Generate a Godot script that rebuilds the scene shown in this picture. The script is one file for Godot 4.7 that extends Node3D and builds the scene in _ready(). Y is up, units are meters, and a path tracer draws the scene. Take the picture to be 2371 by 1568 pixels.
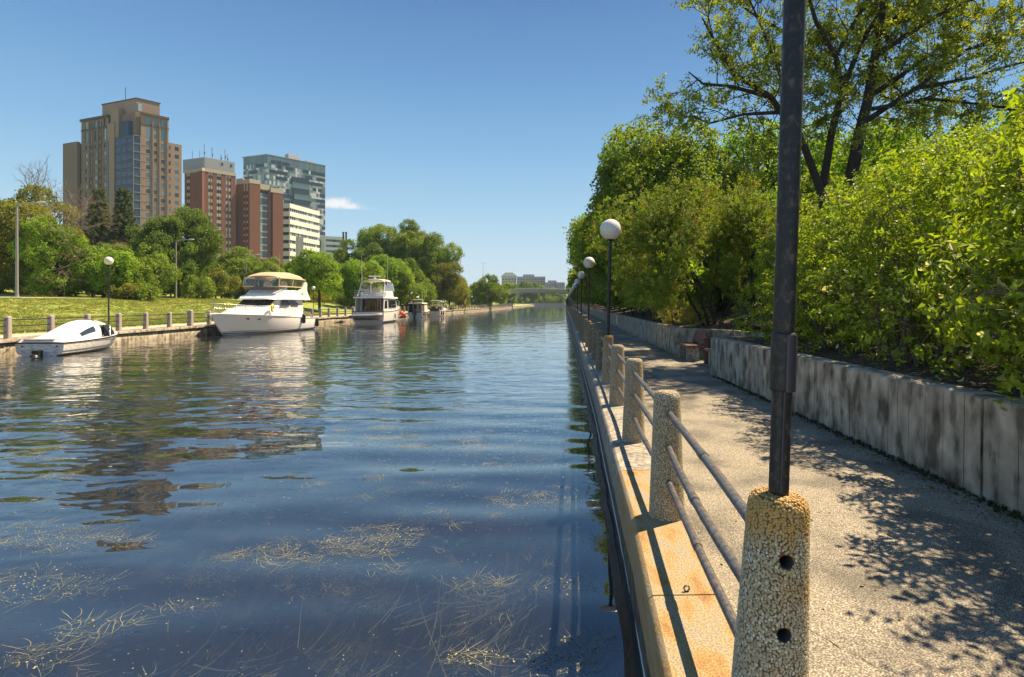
extends Node3D
# A canal seen from its railing: water, boats on the far bank, towers behind, trees on both sides.
# x is to the right, y up, -z into the picture; the coping of both banks lies at y = 0.

const WATER_Y := -0.76
const SUN_AZ := 58.0
const SUN_EL := 55.0

var rng := RandomNumberGenerator.new()
var taken := {}
var M := {}
var clumps := {}


class MB:
	# collects triangles; the front of (a, b, c) is seen clockwise
	var v := PackedVector3Array()
	var n := PackedVector3Array()
	var t := PackedVector2Array()
	var c := PackedColorArray()
	var i := PackedInt32Array()
	var col := Color.WHITE

	func put(p: Vector3, q: Vector3, w := Vector2.ZERO) -> int:
		v.append(p)
		n.append(q)
		t.append(w)
		c.append(col)
		return v.size() - 1

	func tri(a: Vector3, b: Vector3, d: Vector3) -> void:
		var q := (d - a).cross(b - a)
		if q.length_squared() < 1e-18:
			return
		q = q.normalized()
		i.append(put(a, q))
		i.append(put(b, q))
		i.append(put(d, q))

	func quad(a: Vector3, b: Vector3, d: Vector3, e: Vector3) -> void:
		var q := (d - a).cross(b - e)
		if q.length_squared() < 1e-18:
			return
		q = q.normalized()
		var k := put(a, q, Vector2(0, 1))
		put(b, q, Vector2(0, 0))
		put(d, q, Vector2(1, 0))
		put(e, q, Vector2(1, 1))
		for m in [0, 1, 2, 0, 2, 3]:
			i.append(k + m)

	func box(at: Vector3, size: Vector3, b := Basis.IDENTITY) -> void:
		var x := b.x * size.x / 2
		var y := b.y * size.y / 2
		var z := b.z * size.z / 2
		for k in [[x, y, z], [y, z, x], [z, x, y]]:
			for s in [1.0, -1.0]:
				var o: Vector3 = at + k[0] * s
				var g: Vector3 = k[1]
				var h: Vector3 = k[2] * s
				var a: Vector3 = o - g - h
				var e: Vector3 = o - g + h
				quad(a, e, o + g + h, o + g - h)

	func grid(rows: Array, wrap := false, cap0 := false, cap1 := false, keep := false) -> void:
		var R := rows.size()
		var C: int = rows[0].size()
		var CC := C if wrap else C - 1
		var P := PackedVector3Array()
		for r in rows:
			P.append_array(r)
		var N := PackedVector3Array()
		N.resize(P.size())
		var mid := Vector3.ZERO
		for p in P:
			mid += p
		mid /= P.size()
		var total := 0.0
		for r in R - 1:
			for k in CC:
				var a := r * C + k
				var b := r * C + (k + 1) % C
				var d := a + C
				var e := b + C
				var q := (P[e] - P[a]).cross(P[b] - P[d])
				N[a] += q
				N[b] += q
				N[d] += q
				N[e] += q
				total += q.dot((P[a] + P[e]) * 0.5 - mid)
		var flip := total < 0 and not keep
		var base := v.size()
		for k in P.size():
			var q := N[k]
			q = (q if not flip else -q).normalized() if q.length_squared() > 1e-20 else Vector3.UP
			put(P[k], q, Vector2(float(k % C) / maxi(CC, 1), float(k / C) / (R - 1)))
		for r in R - 1:
			for k in CC:
				var a := base + r * C + k
				var b := base + r * C + (k + 1) % C
				var d := a + C
				var e := b + C
				if flip:
					i.append_array(PackedInt32Array([a, e, b, a, d, e]))
				else:
					i.append_array(PackedInt32Array([a, b, e, a, e, d]))
		for side in 2:
			if (side == 0 and not cap0) or (side == 1 and not cap1):
				continue
			var ring: PackedVector3Array = rows[0] if side == 0 else rows[R - 1]
			var m := Vector3.ZERO
			for p in ring:
				m += p
			m /= ring.size()
			for k in CC if wrap else C:
				var a := ring[k]
				var b := ring[(k + 1) % C]
				if (side == 0) != flip:
					tri(m, b, a)
				else:
					tri(m, a, b)

	func tube(pts: Array, r, sides := 8, caps := true) -> void:
		var rows := []
		var up := Vector3.UP
		var first: Vector3 = pts[1] - pts[0]
		if absf(first.normalized().y) > 0.9:
			up = Vector3.RIGHT
		for k in pts.size():
			var f: Vector3 = pts[mini(k + 1, pts.size() - 1)] - pts[maxi(k - 1, 0)]
			f = f.normalized()
			var s := f.cross(up)
			s = s.normalized() if s.length() > 1e-4 else f.cross(Vector3.FORWARD).normalized()
			up = s.cross(f)
			var rad: float = r[k] if r is Array else r
			var ring := PackedVector3Array()
			for m in sides:
				var a := TAU * m / sides
				ring.append(pts[k] + (s * cos(a) + up * sin(a)) * rad)
			rows.append(ring)
		grid(rows, true, caps, caps)

	func lathe(profile: Array, sides := 16, x := Transform3D.IDENTITY) -> void:
		var rows := []
		for p in profile:
			var ring := PackedVector3Array()
			for m in sides:
				var a := TAU * m / sides
				ring.append(x * Vector3(cos(a) * p.x, p.y, sin(a) * p.x))
			rows.append(ring)
		grid(rows, true, profile[0].x > 1e-4, profile[-1].x > 1e-4)

	func ball(at: Vector3, r: Vector3, sides := 16) -> void:
		var p := []
		for k in sides / 2 + 1:
			var a := PI * k / (sides / 2) - PI / 2
			p.append(Vector2(maxf(cos(a), 0.00001), sin(a)))
		lathe(p, sides, Transform3D(Basis.from_scale(r), at))

	func prism(poly: PackedVector2Array, x: Transform3D, depth: float) -> void:
		# outline in the local x/y plane, pushed along local z
		var p := poly
		if Geometry2D.is_polygon_clockwise(p):
			p = p.duplicate()
			p.reverse()
		var left := x.basis.determinant() < 0
		var f := PackedVector3Array()
		var b := PackedVector3Array()
		for q in p:
			f.append(x * Vector3(q.x, q.y, depth))
			b.append(x * Vector3(q.x, q.y, 0))
		var k := Geometry2D.triangulate_polygon(p)
		for m in range(0, k.size(), 3):
			var a := k[m]
			var d := k[m + 1]
			var e := k[m + 2]
			if (p[d] - p[a]).cross(p[e] - p[a]) < 0:
				var s := d
				d = e
				e = s
			if left:
				tri(f[a], f[d], f[e])
				tri(b[a], b[e], b[d])
			else:
				tri(f[a], f[e], f[d])
				tri(b[a], b[d], b[e])
		for m in p.size():
			var o := (m + 1) % p.size()
			if left:
				quad(b[m], b[o], f[o], f[m])
			else:
				quad(b[m], f[m], f[o], b[o])

	func mesh() -> ArrayMesh:
		var a := []
		a.resize(Mesh.ARRAY_MAX)
		a[Mesh.ARRAY_VERTEX] = v
		a[Mesh.ARRAY_NORMAL] = n
		a[Mesh.ARRAY_TEX_UV] = t
		a[Mesh.ARRAY_COLOR] = c
		a[Mesh.ARRAY_INDEX] = i
		var m := ArrayMesh.new()
		m.add_surface_from_arrays(Mesh.PRIMITIVE_TRIANGLES, a)
		return m


func numbered(called: String) -> String:
	var k: int = taken.get(called, 0)
	taken[called] = k + 1
	return called if k == 0 else "%s_%03d" % [called, k]


func thing(called: String, label: String, category: String, at := Vector3.ZERO, turn := 0.0, group := "") -> Node3D:
	var o := Node3D.new()
	o.name = numbered(called)
	add_child(o)
	o.position = at
	o.rotation.y = turn
	o.set_meta("label", label)
	o.set_meta("category", category)
	if group:
		o.set_meta("group", group)
	return o


func part(called: String, what, m: Material, parent: Node = null) -> MeshInstance3D:
	var o := MeshInstance3D.new()
	o.name = numbered(called) if parent == null else called
	o.mesh = what.mesh() if what is MB else what
	o.material_override = m
	(self if parent == null else parent).add_child(o, true)
	return o


func struct(called: String, what, m: Material, label: String, category: String) -> MeshInstance3D:
	var o := part(called, what, m)
	o.set_meta("kind", "structure")
	o.set_meta("label", label)
	o.set_meta("category", category)
	return o


func scatter(called: String, mesh: Mesh, m: Material, where: Array, tints: Array, parent: Node = null) -> MultiMeshInstance3D:
	var mm := MultiMesh.new()
	mm.transform_format = MultiMesh.TRANSFORM_3D
	mm.use_colors = true
	mm.mesh = mesh
	mm.instance_count = where.size()
	for k in where.size():
		mm.set_instance_transform(k, where[k])
		mm.set_instance_color(k, tints[k])
	var o := MultiMeshInstance3D.new()
	o.name = numbered(called) if parent == null else called
	o.multimesh = mm
	o.material_override = m
	o.set_meta("kind", "stuff")
	(self if parent == null else parent).add_child(o, true)
	return o


func lin(r: float, g: float, b: float, a := 1.0) -> Color:
	var c := Color(r, g, b).linear_to_srgb()
	c.a = a
	return c


func ramp(stops: Array) -> Gradient:
	var g := Gradient.new()
	var o := PackedFloat32Array()
	var c := PackedColorArray()
	for s in stops:
		o.append(s[0])
		c.append(lin(s[1], s[2], s[3]))
	g.offsets = o
	g.colors = c
	return g


func ntex(stops: Array, freq: float, sd: int, size := 512, octaves := 4, type := FastNoiseLite.TYPE_SIMPLEX_SMOOTH) -> NoiseTexture2D:
	var f := FastNoiseLite.new()
	f.noise_type = type
	f.seed = sd
	f.frequency = freq
	f.fractal_octaves = octaves
	if octaves < 2:
		f.fractal_type = FastNoiseLite.FRACTAL_NONE
	var x := NoiseTexture2D.new()
	x.width = size
	x.height = size
	x.seamless = true
	x.noise = f
	if stops:
		x.color_ramp = ramp(stops)
	return x


func flat(key: String, r: float, g: float, b: float, rough := 0.7, metal := 0.0) -> StandardMaterial3D:
	if not M.has(key):
		var m := StandardMaterial3D.new()
		m.resource_name = key
		m.albedo_color = lin(r, g, b)
		m.roughness = rough
		m.metallic = metal
		M[key] = m
	return M[key]


func rough_of(key: String, tex: Texture2D, scale: Vector3, rough := 0.85, bump: Texture2D = null, cm := 0.0) -> StandardMaterial3D:
	# a world-triplanar material from a noise texture, with optional relief
	if not M.has(key):
		var m := StandardMaterial3D.new()
		m.resource_name = key
		m.albedo_texture = tex
		m.uv1_triplanar = true
		m.uv1_world_triplanar = true
		m.uv1_scale = scale
		m.roughness = rough
		m.vertex_color_use_as_albedo = true
		if bump:
			m.heightmap_enabled = true
			m.heightmap_texture = bump
			m.heightmap_scale = cm
		M[key] = m
	return M[key]


func detail(m: StandardMaterial3D, tex: Texture2D, scale: Vector3) -> void:
	m.detail_enabled = true
	m.detail_albedo = tex
	m.detail_blend_mode = BaseMaterial3D.BLEND_MODE_MUL
	m.detail_uv_layer = BaseMaterial3D.DETAIL_UV_2
	m.uv2_triplanar = true
	m.uv2_world_triplanar = true
	m.uv2_scale = scale


func glass(key: String, r: float, g: float, b: float, alpha: float, rough := 0.03) -> StandardMaterial3D:
	if not M.has(key):
		var m := StandardMaterial3D.new()
		m.resource_name = key
		m.transparency = BaseMaterial3D.TRANSPARENCY_ALPHA
		m.albedo_color = lin(r, g, b, alpha)
		m.roughness = rough
		M[key] = m
	return M[key]


func leafy(key: String, rough := 0.45, through := 0.8) -> StandardMaterial3D:
	if not M.has(key):
		var m := StandardMaterial3D.new()
		m.resource_name = key
		m.albedo_color = Color.WHITE
		m.vertex_color_use_as_albedo = true
		m.roughness = rough
		m.backlight_enabled = true
		m.backlight = lin(through * 0.95, through, through * 0.35)
		M[key] = m
	return M[key]


func along(table: Array, d: float) -> float:
	# table of [d, x] pairs; straight between them
	for k in table.size() - 1:
		if d <= table[k + 1][0] or k == table.size() - 2:
			var a: Array = table[k]
			var b: Array = table[k + 1]
			return a[1] + (b[1] - a[1]) * (d - a[0]) / (b[0] - a[0])
	return 0.0


const FENCE := [[-6.0, -0.13], [2.03, 0.914], [4.49, 1.232], [11.87, 2.02], [41.8, 4.85], [260.0, 25.1], [480.0, 45.0], [520.0, 49.0]]
const LEFT := [[-60.0, -25.5], [26.0, -23.4], [43.0, -23.1], [67.0, -21.8], [94.0, -18.6], [130.0, -13.8], [180.0, -8.0], [242.0, -1.8], [465.0, 18.0], [520.0, 22.0]]


func rx(d: float, off := 0.0) -> float:
	return along(FENCE, d) + off


func lx(d: float, inland := 0.0) -> float:
	return along(LEFT, d) - inland


func wall_off(d: float) -> float:
	return along([[0.0, 2.88], [4.5, 2.84], [13.5, 2.58], [18.4, 2.72], [500.0, 2.72]], d)


func _ready() -> void:
	rng.seed = 20240611
	light_and_lens()
	materials()
	land()
	water()
	right_bank()
	left_bank()
	bridge()
	buildings()
	print("setting ", Time.get_ticks_msec())
	railing_and_lamps()
	benches()
	left_railing_and_lamps()
	boats()
	print("objects ", Time.get_ticks_msec())
	make_clumps()
	right_plants()
	left_plants()
	small_things()
	print("plants ", Time.get_ticks_msec())


func light_and_lens() -> void:
	var cam := Camera3D.new()
	cam.name = "camera"
	cam.projection = Camera3D.PROJECTION_FRUSTUM
	cam.near = 0.1
	cam.far = 6000.0
	cam.size = 0.1 * 2.0 * 784.0 / 1300.0
	cam.frustum_offset = Vector2(0, -0.1 * 83.0 / 1300.0)
	cam.position = Vector3(0, 1.69, 0)
	add_child(cam)
	cam.current = true
	var e := Environment.new()
	e.background_mode = Environment.BG_SKY
	e.tonemap_mode = Environment.TONE_MAPPER_LINEAR
	e.tonemap_exposure = 2.2
	e.fog_enabled = true
	e.fog_density = 0.00018
	e.fog_light_color = Color(0.78, 0.87, 0.95)
	e.sdfgi_enabled = true
	e.ssao_enabled = true
	e.ssil_enabled = true
	var p := PanoramaSkyMaterial.new()
	p.panorama = ImageTexture.create_from_image(sky_picture())
	e.sky = Sky.new()
	e.sky.sky_material = p
	var w := WorldEnvironment.new()
	w.name = "sky"
	w.environment = e
	add_child(w)
	var sun := DirectionalLight3D.new()
	sun.name = "sun"
	sun.light_energy = 1.58
	sun.light_color = Color(1.0, 0.90, 0.75)
	sun.light_angular_distance = 0.5
	sun.shadow_enabled = true
	var a := deg_to_rad(SUN_AZ)
	var h := deg_to_rad(SUN_EL)
	add_child(sun)
	sun.look_at_from_position(Vector3(cos(h) * sin(a), sin(h), -cos(h) * cos(a)) * 100.0, Vector3.ZERO)


func sky_picture() -> Image:
	# clear air: pale at the horizon, deep blue overhead, one small cloud
	var W := 2048
	var H := 1024
	var im := Image.create(W, H, false, Image.FORMAT_RGBF)
	var stops := [[-90.0, 0.7, 0.82, 0.88], [0.0, 0.74, 0.86, 0.91], [4.0, 0.60, 0.79, 0.91], [9.0, 0.40, 0.65, 0.86], [15.0, 0.245, 0.49, 0.77], [22.0, 0.155, 0.345, 0.64], [29.0, 0.105, 0.245, 0.52], [50.0, 0.08, 0.18, 0.41], [90.0, 0.065, 0.15, 0.35]]
	var k := 1.0 / 2.18
	for y in H:
		var el := 90.0 - (y + 0.5) * 180.0 / H
		im.fill_rect(Rect2i(0, y, W, 1), sky_at(stops, el, k))
	var f := FastNoiseLite.new()
	f.frequency = 0.09
	f.fractal_octaves = 4
	for c in [[-17.25, 9.55, 1.5, 0.62, 1.0], [-17.7, 9.35, 1.1, 0.4, 1.0], [-16.2, 9.3, 1.2, 0.35, 0.9], [-14.6, 9.2, 1.0, 0.2, 0.2]]:
		for y in H:
			var el := 90.0 - (y + 0.5) * 180.0 / H
			if absf(el - c[1]) > c[3] * 2.5:
				continue
			for x in W:
				var az := (x + 0.5) * 360.0 / W
				az = az - 360.0 if az > 180.0 else az
				if absf(az - c[0]) > c[2] * 2:
					continue
				var q := pow((az - c[0]) / c[2], 2.0) + pow((el - c[1]) / (c[3] * (1.0 if el > c[1] else 0.6)), 2.0)
				var cover: float = clampf((1.15 - q + f.get_noise_2d(x * 4.0, y * 9.0) * 0.9) * 1.2, 0.0, 1.0) * c[4]
				var was := im.get_pixel(x, y)
				im.set_pixel(x, y, was.lerp(Color(0.95, 0.95, 0.96) * k, cover))
	return im


func sky_at(stops: Array, el: float, k: float) -> Color:
	for m in stops.size() - 1:
		if el <= stops[m + 1][0]:
			var a: Array = stops[m]
			var b: Array = stops[m + 1]
			var t: float = (el - a[0]) / (b[0] - a[0])
			return Color(lerpf(a[1], b[1], t) * k, lerpf(a[2], b[2], t) * k, lerpf(a[3], b[3], t) * k)
	return Color.BLACK


func materials() -> void:
	var grain := ntex([], 0.16, 3, 512, 3)
	var soft := ntex([[0.25, 0.72, 0.72, 0.72], [0.5, 0.93, 0.93, 0.92], [0.75, 1, 1, 1]], 0.012, 5, 512, 5)
	var cells := ntex([], 0.07, 8, 512, 1, FastNoiseLite.TYPE_CELLULAR)
	var fine := ntex([], 0.42, 4, 1024, 2, FastNoiseLite.TYPE_VALUE_CUBIC)
	var speck := ntex([[0.2, 0.075, 0.068, 0.055], [0.42, 0.20, 0.178, 0.138], [0.58, 0.30, 0.27, 0.21], [0.76, 0.56, 0.51, 0.415]], 0.4, 11, 1024, 2, FastNoiseLite.TYPE_VALUE_CUBIC)
	var m := rough_of("asphalt", speck, Vector3.ONE * 0.42, 0.9, fine, 0.35)
	detail(m, ntex([[0.25, 0.55, 0.56, 0.58], [0.45, 0.85, 0.85, 0.85], [0.65, 1, 1, 0.98]], 0.012, 14, 512, 6), Vector3.ONE * 0.16)
	m = rough_of("concrete", ntex([[0.2, 0.19, 0.175, 0.145], [0.5, 0.33, 0.305, 0.25], [0.8, 0.45, 0.42, 0.36]], 0.03, 12, 512, 6), Vector3.ONE * 0.7, 0.88, grain, 0.25)
	detail(m, soft, Vector3.ONE * 0.31)
	m = rough_of("rust_concrete", ntex([[0.22, 0.36, 0.315, 0.23], [0.42, 0.39, 0.32, 0.19], [0.58, 0.40, 0.295, 0.14], [0.74, 0.39, 0.25, 0.095], [0.9, 0.33, 0.18, 0.07]], 0.014, 21, 512, 6), Vector3(0.8, 0.8, 0.35), 0.88, grain, 0.25)
	detail(m, ntex([[0.3, 0.62, 0.58, 0.5], [0.55, 1, 1, 1]], 0.12, 22, 512, 4), Vector3.ONE * 1.1)
	m = rough_of("pale_concrete", ntex([[0.2, 0.36, 0.32, 0.24], [0.5, 0.50, 0.45, 0.35], [0.8, 0.6, 0.55, 0.44]], 0.03, 13, 512, 6), Vector3.ONE * 0.25, 0.9)
	# board-marked wall: dark runs drawn out downwards, with lime washed areas between
	m = rough_of("wall", ntex([[0.14, 0.16, 0.14, 0.108], [0.32, 0.27, 0.24, 0.187], [0.5, 0.345, 0.31, 0.243], [0.68, 0.41, 0.372, 0.296], [0.87, 0.53, 0.49, 0.41]], 0.012, 31, 1024, 7), Vector3(0.26, 0.15, 0.26), 0.92, grain, 0.3)
	detail(m, ntex([[0.22, 0.30, 0.285, 0.25], [0.36, 0.66, 0.65, 0.61], [0.46, 0.93, 0.93, 0.92], [0.58, 1, 1, 1]], 0.018, 32, 512, 7), Vector3(0.36, 0.17, 0.36))
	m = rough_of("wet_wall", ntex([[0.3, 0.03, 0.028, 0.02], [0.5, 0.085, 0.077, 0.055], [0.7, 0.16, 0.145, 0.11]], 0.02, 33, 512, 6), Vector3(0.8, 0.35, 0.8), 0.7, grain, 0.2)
	m = rough_of("left_wall", ntex([[0.25, 0.13, 0.105, 0.07], [0.5, 0.33, 0.29, 0.21], [0.75, 0.48, 0.44, 0.35]], 0.02, 34, 512, 6), Vector3(0.22, 0.1, 0.22), 0.9)
	m = rough_of("aggregate", ntex([[0.05, 0.42, 0.36, 0.24], [0.35, 0.36, 0.30, 0.19], [0.6, 0.10, 0.08, 0.045], [0.9, 0.05, 0.04, 0.025]], 0.07, 41, 512, 1, FastNoiseLite.TYPE_CELLULAR), Vector3.ONE * 2.6, 0.85, cells, -0.5)
	detail(m, ntex([[0.3, 0.55, 0.46, 0.33], [0.6, 1, 1, 1]], 0.02, 42, 512, 4), Vector3.ONE * 1.2)
	rough_of("mortar", ntex([[0.3, 0.085, 0.06, 0.028], [0.5, 0.14, 0.10, 0.045], [0.7, 0.22, 0.13, 0.04]], 0.03, 43), Vector3.ONE * 1.5, 0.95)
	m = StandardMaterial3D.new()
	m.vertex_color_use_as_albedo = true
	m.roughness = 0.55
	M["pebble"] = m
	m = rough_of("rail_steel", ntex([[0.3, 0.085, 0.088, 0.095], [0.58, 0.15, 0.155, 0.165], [0.68, 0.22, 0.21, 0.20], [0.76, 0.24, 0.10, 0.045]], 0.03, 51, 512, 5), Vector3.ONE * 1.3, 0.38)
	m.metallic = 0.35
	m = rough_of("pole_paint", ntex([[0.3, 0.010, 0.009, 0.009], [0.62, 0.015, 0.013, 0.012], [0.70, 0.04, 0.034, 0.03], [0.78, 0.085, 0.04, 0.022], [0.88, 0.08, 0.07, 0.062]], 0.02, 52, 512, 6), Vector3(3.0, 1.6, 3.0), 0.5)
	rough_of("soil", ntex([[0.25, 0.02, 0.014, 0.009], [0.5, 0.06, 0.043, 0.027], [0.68, 0.13, 0.10, 0.065], [0.85, 0.26, 0.20, 0.13]], 0.05, 61, 512, 6), Vector3.ONE * 0.4, 0.95, grain, 2.0)
	m = rough_of("lawn", ntex([[0.2, 0.15, 0.235, 0.03], [0.45, 0.225, 0.30, 0.04], [0.6, 0.31, 0.345, 0.06], [0.8, 0.45, 0.40, 0.14]], 0.02, 62, 1024, 7), Vector3(0.06, 0.06, 0.06), 0.9, grain, 3.0)
	detail(m, ntex([[0.3, 0.6, 0.68, 0.5], [0.55, 1, 1, 1]], 0.03, 63, 512, 5), Vector3.ONE * 0.5)
	rough_of("far_ground", ntex([[0.3, 0.04, 0.06, 0.016], [0.7, 0.09, 0.105, 0.03]], 0.03, 64), Vector3.ONE * 0.05, 0.95)
	rough_of("road", ntex([[0.3, 0.42, 0.38, 0.33], [0.7, 0.52, 0.48, 0.42]], 0.05, 65), Vector3.ONE * 0.3, 0.9)
	rough_of("bark", ntex([[0.3, 0.018, 0.014, 0.011], [0.5, 0.05, 0.04, 0.031], [0.72, 0.11, 0.092, 0.075]], 0.04, 71, 512, 5), Vector3(4.0, 0.8, 4.0), 0.95, grain, 2.0)
	rough_of("grey_bark", ntex([[0.3, 0.10, 0.082, 0.062], [0.7, 0.22, 0.185, 0.145]], 0.04, 72), Vector3(3, 1, 3), 0.95)
	rough_of("bed", ntex([[0.3, 0.008, 0.009, 0.009], [0.55, 0.016, 0.014, 0.011], [0.68, 0.045, 0.034, 0.022], [0.82, 0.11, 0.085, 0.055]], 0.009, 73, 512, 6), Vector3.ONE * 0.25, 0.95)
	rough_of("bench_wood", ntex([[0.3, 0.13, 0.06, 0.045], [0.7, 0.24, 0.125, 0.10]], 0.04, 74), Vector3(3, 3, 0.6), 0.7)
	m = StandardMaterial3D.new()
	m.resource_name = "water"
	m.transparency = BaseMaterial3D.TRANSPARENCY_ALPHA
	m.albedo_color = lin(0.016, 0.021, 0.03, 0.66)
	m.metallic_specular = 0.7
	m.clearcoat_enabled = true
	m.clearcoat = 1.0
	m.clearcoat_roughness = 0.02
	m.roughness = 0.02
	M["water"] = m
	m = m.duplicate()
	m.resource_name = "rippled_water"
	m.albedo_color = lin(0.012, 0.016, 0.022, 0.85)
	m.uv1_triplanar = true
	m.uv1_world_triplanar = true
	m.uv1_scale = Vector3(0.055, 0.1, 0.16)
	m.heightmap_enabled = true
	m.heightmap_texture = ntex([], 0.022, 81, 1024, 4)
	m.heightmap_scale = 1.9
	M["rippled_water"] = m


func land_y(e: float, d: float) -> float:
	# height of the left bank at e metres inland of the wall's edge
	var y := 0.0
	if e > 3.0:
		y = 0.1 * clampf((e - 3.0) / 0.6, 0, 1) + 2.1 * smoothstep(3.4, 24.0, e) + 0.05 * maxf(e - 26.0, 0.0)
		if d > 90.0:
			y = lerpf(y, 0.3 + 0.04 * maxf(e - 3.0, 0.0), clampf((d - 90.0) / 60.0, 0, 1))
	return minf(y, 9.0)


func soil_y(s: float) -> float:
	# height of the planted bank at s metres behind the right wall's face
	return 0.78 + 0.09 * maxf(s - 0.5, 0.0) + 0.5 * smoothstep(1.0, 5.0, s) if s < 30.0 else 3.93


func land() -> void:
	var ds := []
	var d := -60.0
	while d < 1600.0:
		ds.append(d)
		d += 3.0 if d < 150.0 else (12.0 if d < 520.0 else 120.0)
	var g := MB.new()
	var rows := []
	var f := FastNoiseLite.new()
	f.frequency = 0.05
	var es := [2.6, 3.0, 3.2, 3.6, 4.5, 6.0, 8.0, 10.0, 12.0, 14.0, 16.0, 18.0, 20.0, 22.0, 24.0, 27.0, 31.0, 36.0, 44.0, 60.0, 90.0, 140.0, 300.0, 1500.0]
	for a in ds:
		var r := PackedVector3Array()
		for e in es:
			r.append(Vector3(lx(minf(a, 500.0), e), land_y(e, a) + f.get_noise_2d(e * 2.0, a) * 0.12 * smoothstep(5.0, 12.0, e) - (0.02 if e < 3.1 else 0.0), -a))
		rows.append(r)
	g.grid(rows, false, false, false, true)
	struct("lawn", g, M.lawn, "sunlit green lawn rising from the far canal walkway", "lawn")
	g = MB.new()
	rows = []
	for a in ds:
		if a < -12.0 or a > 500.0:
			continue
		rows.append(PackedVector3Array([Vector3(lx(a, 0.5), 0.0, -a), Vector3(lx(a, 2.9), 0.015, -a)]))
	g.grid(rows, false, false, false, true)
	struct("walkway", g, M.pale_concrete, "pale concrete walkway behind the far railing", "walkway")
	# the driveway that crosses the lawn near the street lamps, and a thin footpath below it
	for s in [[25.5, 31.0, 0.05, -60.0, 62.0, "driveway", "pale driveway crossing the lawn below the street lamps"], [20.5, 22.0, 0.05, -60.0, 58.0, "footpath", "narrow pale footpath across the lawn"]]:
		g = MB.new()
		rows = []
		for a in ds:
			if a < s[3] or a > s[4] + 3.0:
				continue
			var b: float = s[0]
			var c: float = lerpf(s[1], s[0] + 0.1, clampf((a - s[4] + 16.0) / 16.0, 0, 1))
			var r := PackedVector3Array()
			for k in 5:
				var e := lerpf(b, c, k / 4.0)
				r.append(Vector3(lx(a, e), land_y(e, a) + f.get_noise_2d(e * 2.0, a) * 0.12 + s[2], -a))
			rows.append(r)
		g.grid(rows, false, false, false, true)
		struct(s[5], g, M.road, s[6], s[5])
	# planted bank behind the right wall
	g = MB.new()
	rows = []
	var ss := [0.22, 0.6, 1.2, 2.0, 3.0, 4.5, 6.5, 9.0, 13.0, 20.0, 40.0, 120.0, 1500.0]
	d = -12.0
	while d < 1600.0:
		var r := PackedVector3Array()
		for s in ss:
			var dip := 0.0
			if d > 13.3 and d < 18.2 and s < 2.0:
				dip = 1.6
			r.append(Vector3(rx(minf(d, 500.0), wall_off(d)) + s + dip, soil_y(s) + f.get_noise_2d(s * 4.0, d * 4.0) * 0.08 - (0.04 if s < 0.5 else 0.0), -d))
		rows.append(r)
		d += 0.6 if d < 40.0 else (4.0 if d < 300.0 else 100.0)
	g.grid(rows, false, false, false, true)
	struct("planted_bank", g, M.soil, "dark leaf-strewn soil behind the retaining wall", "ground")
	# ground that closes the view beyond the bend of the canal
	g = MB.new()
	g.quad(Vector3(-1500, 0.2, -478), Vector3(1500, 0.2, -478), Vector3(1500, 6.0, -3500), Vector3(-1500, 6.0, -3500))
	struct("far_ground", g, M.far_ground, "green ground beyond the bend of the canal", "ground")


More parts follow.
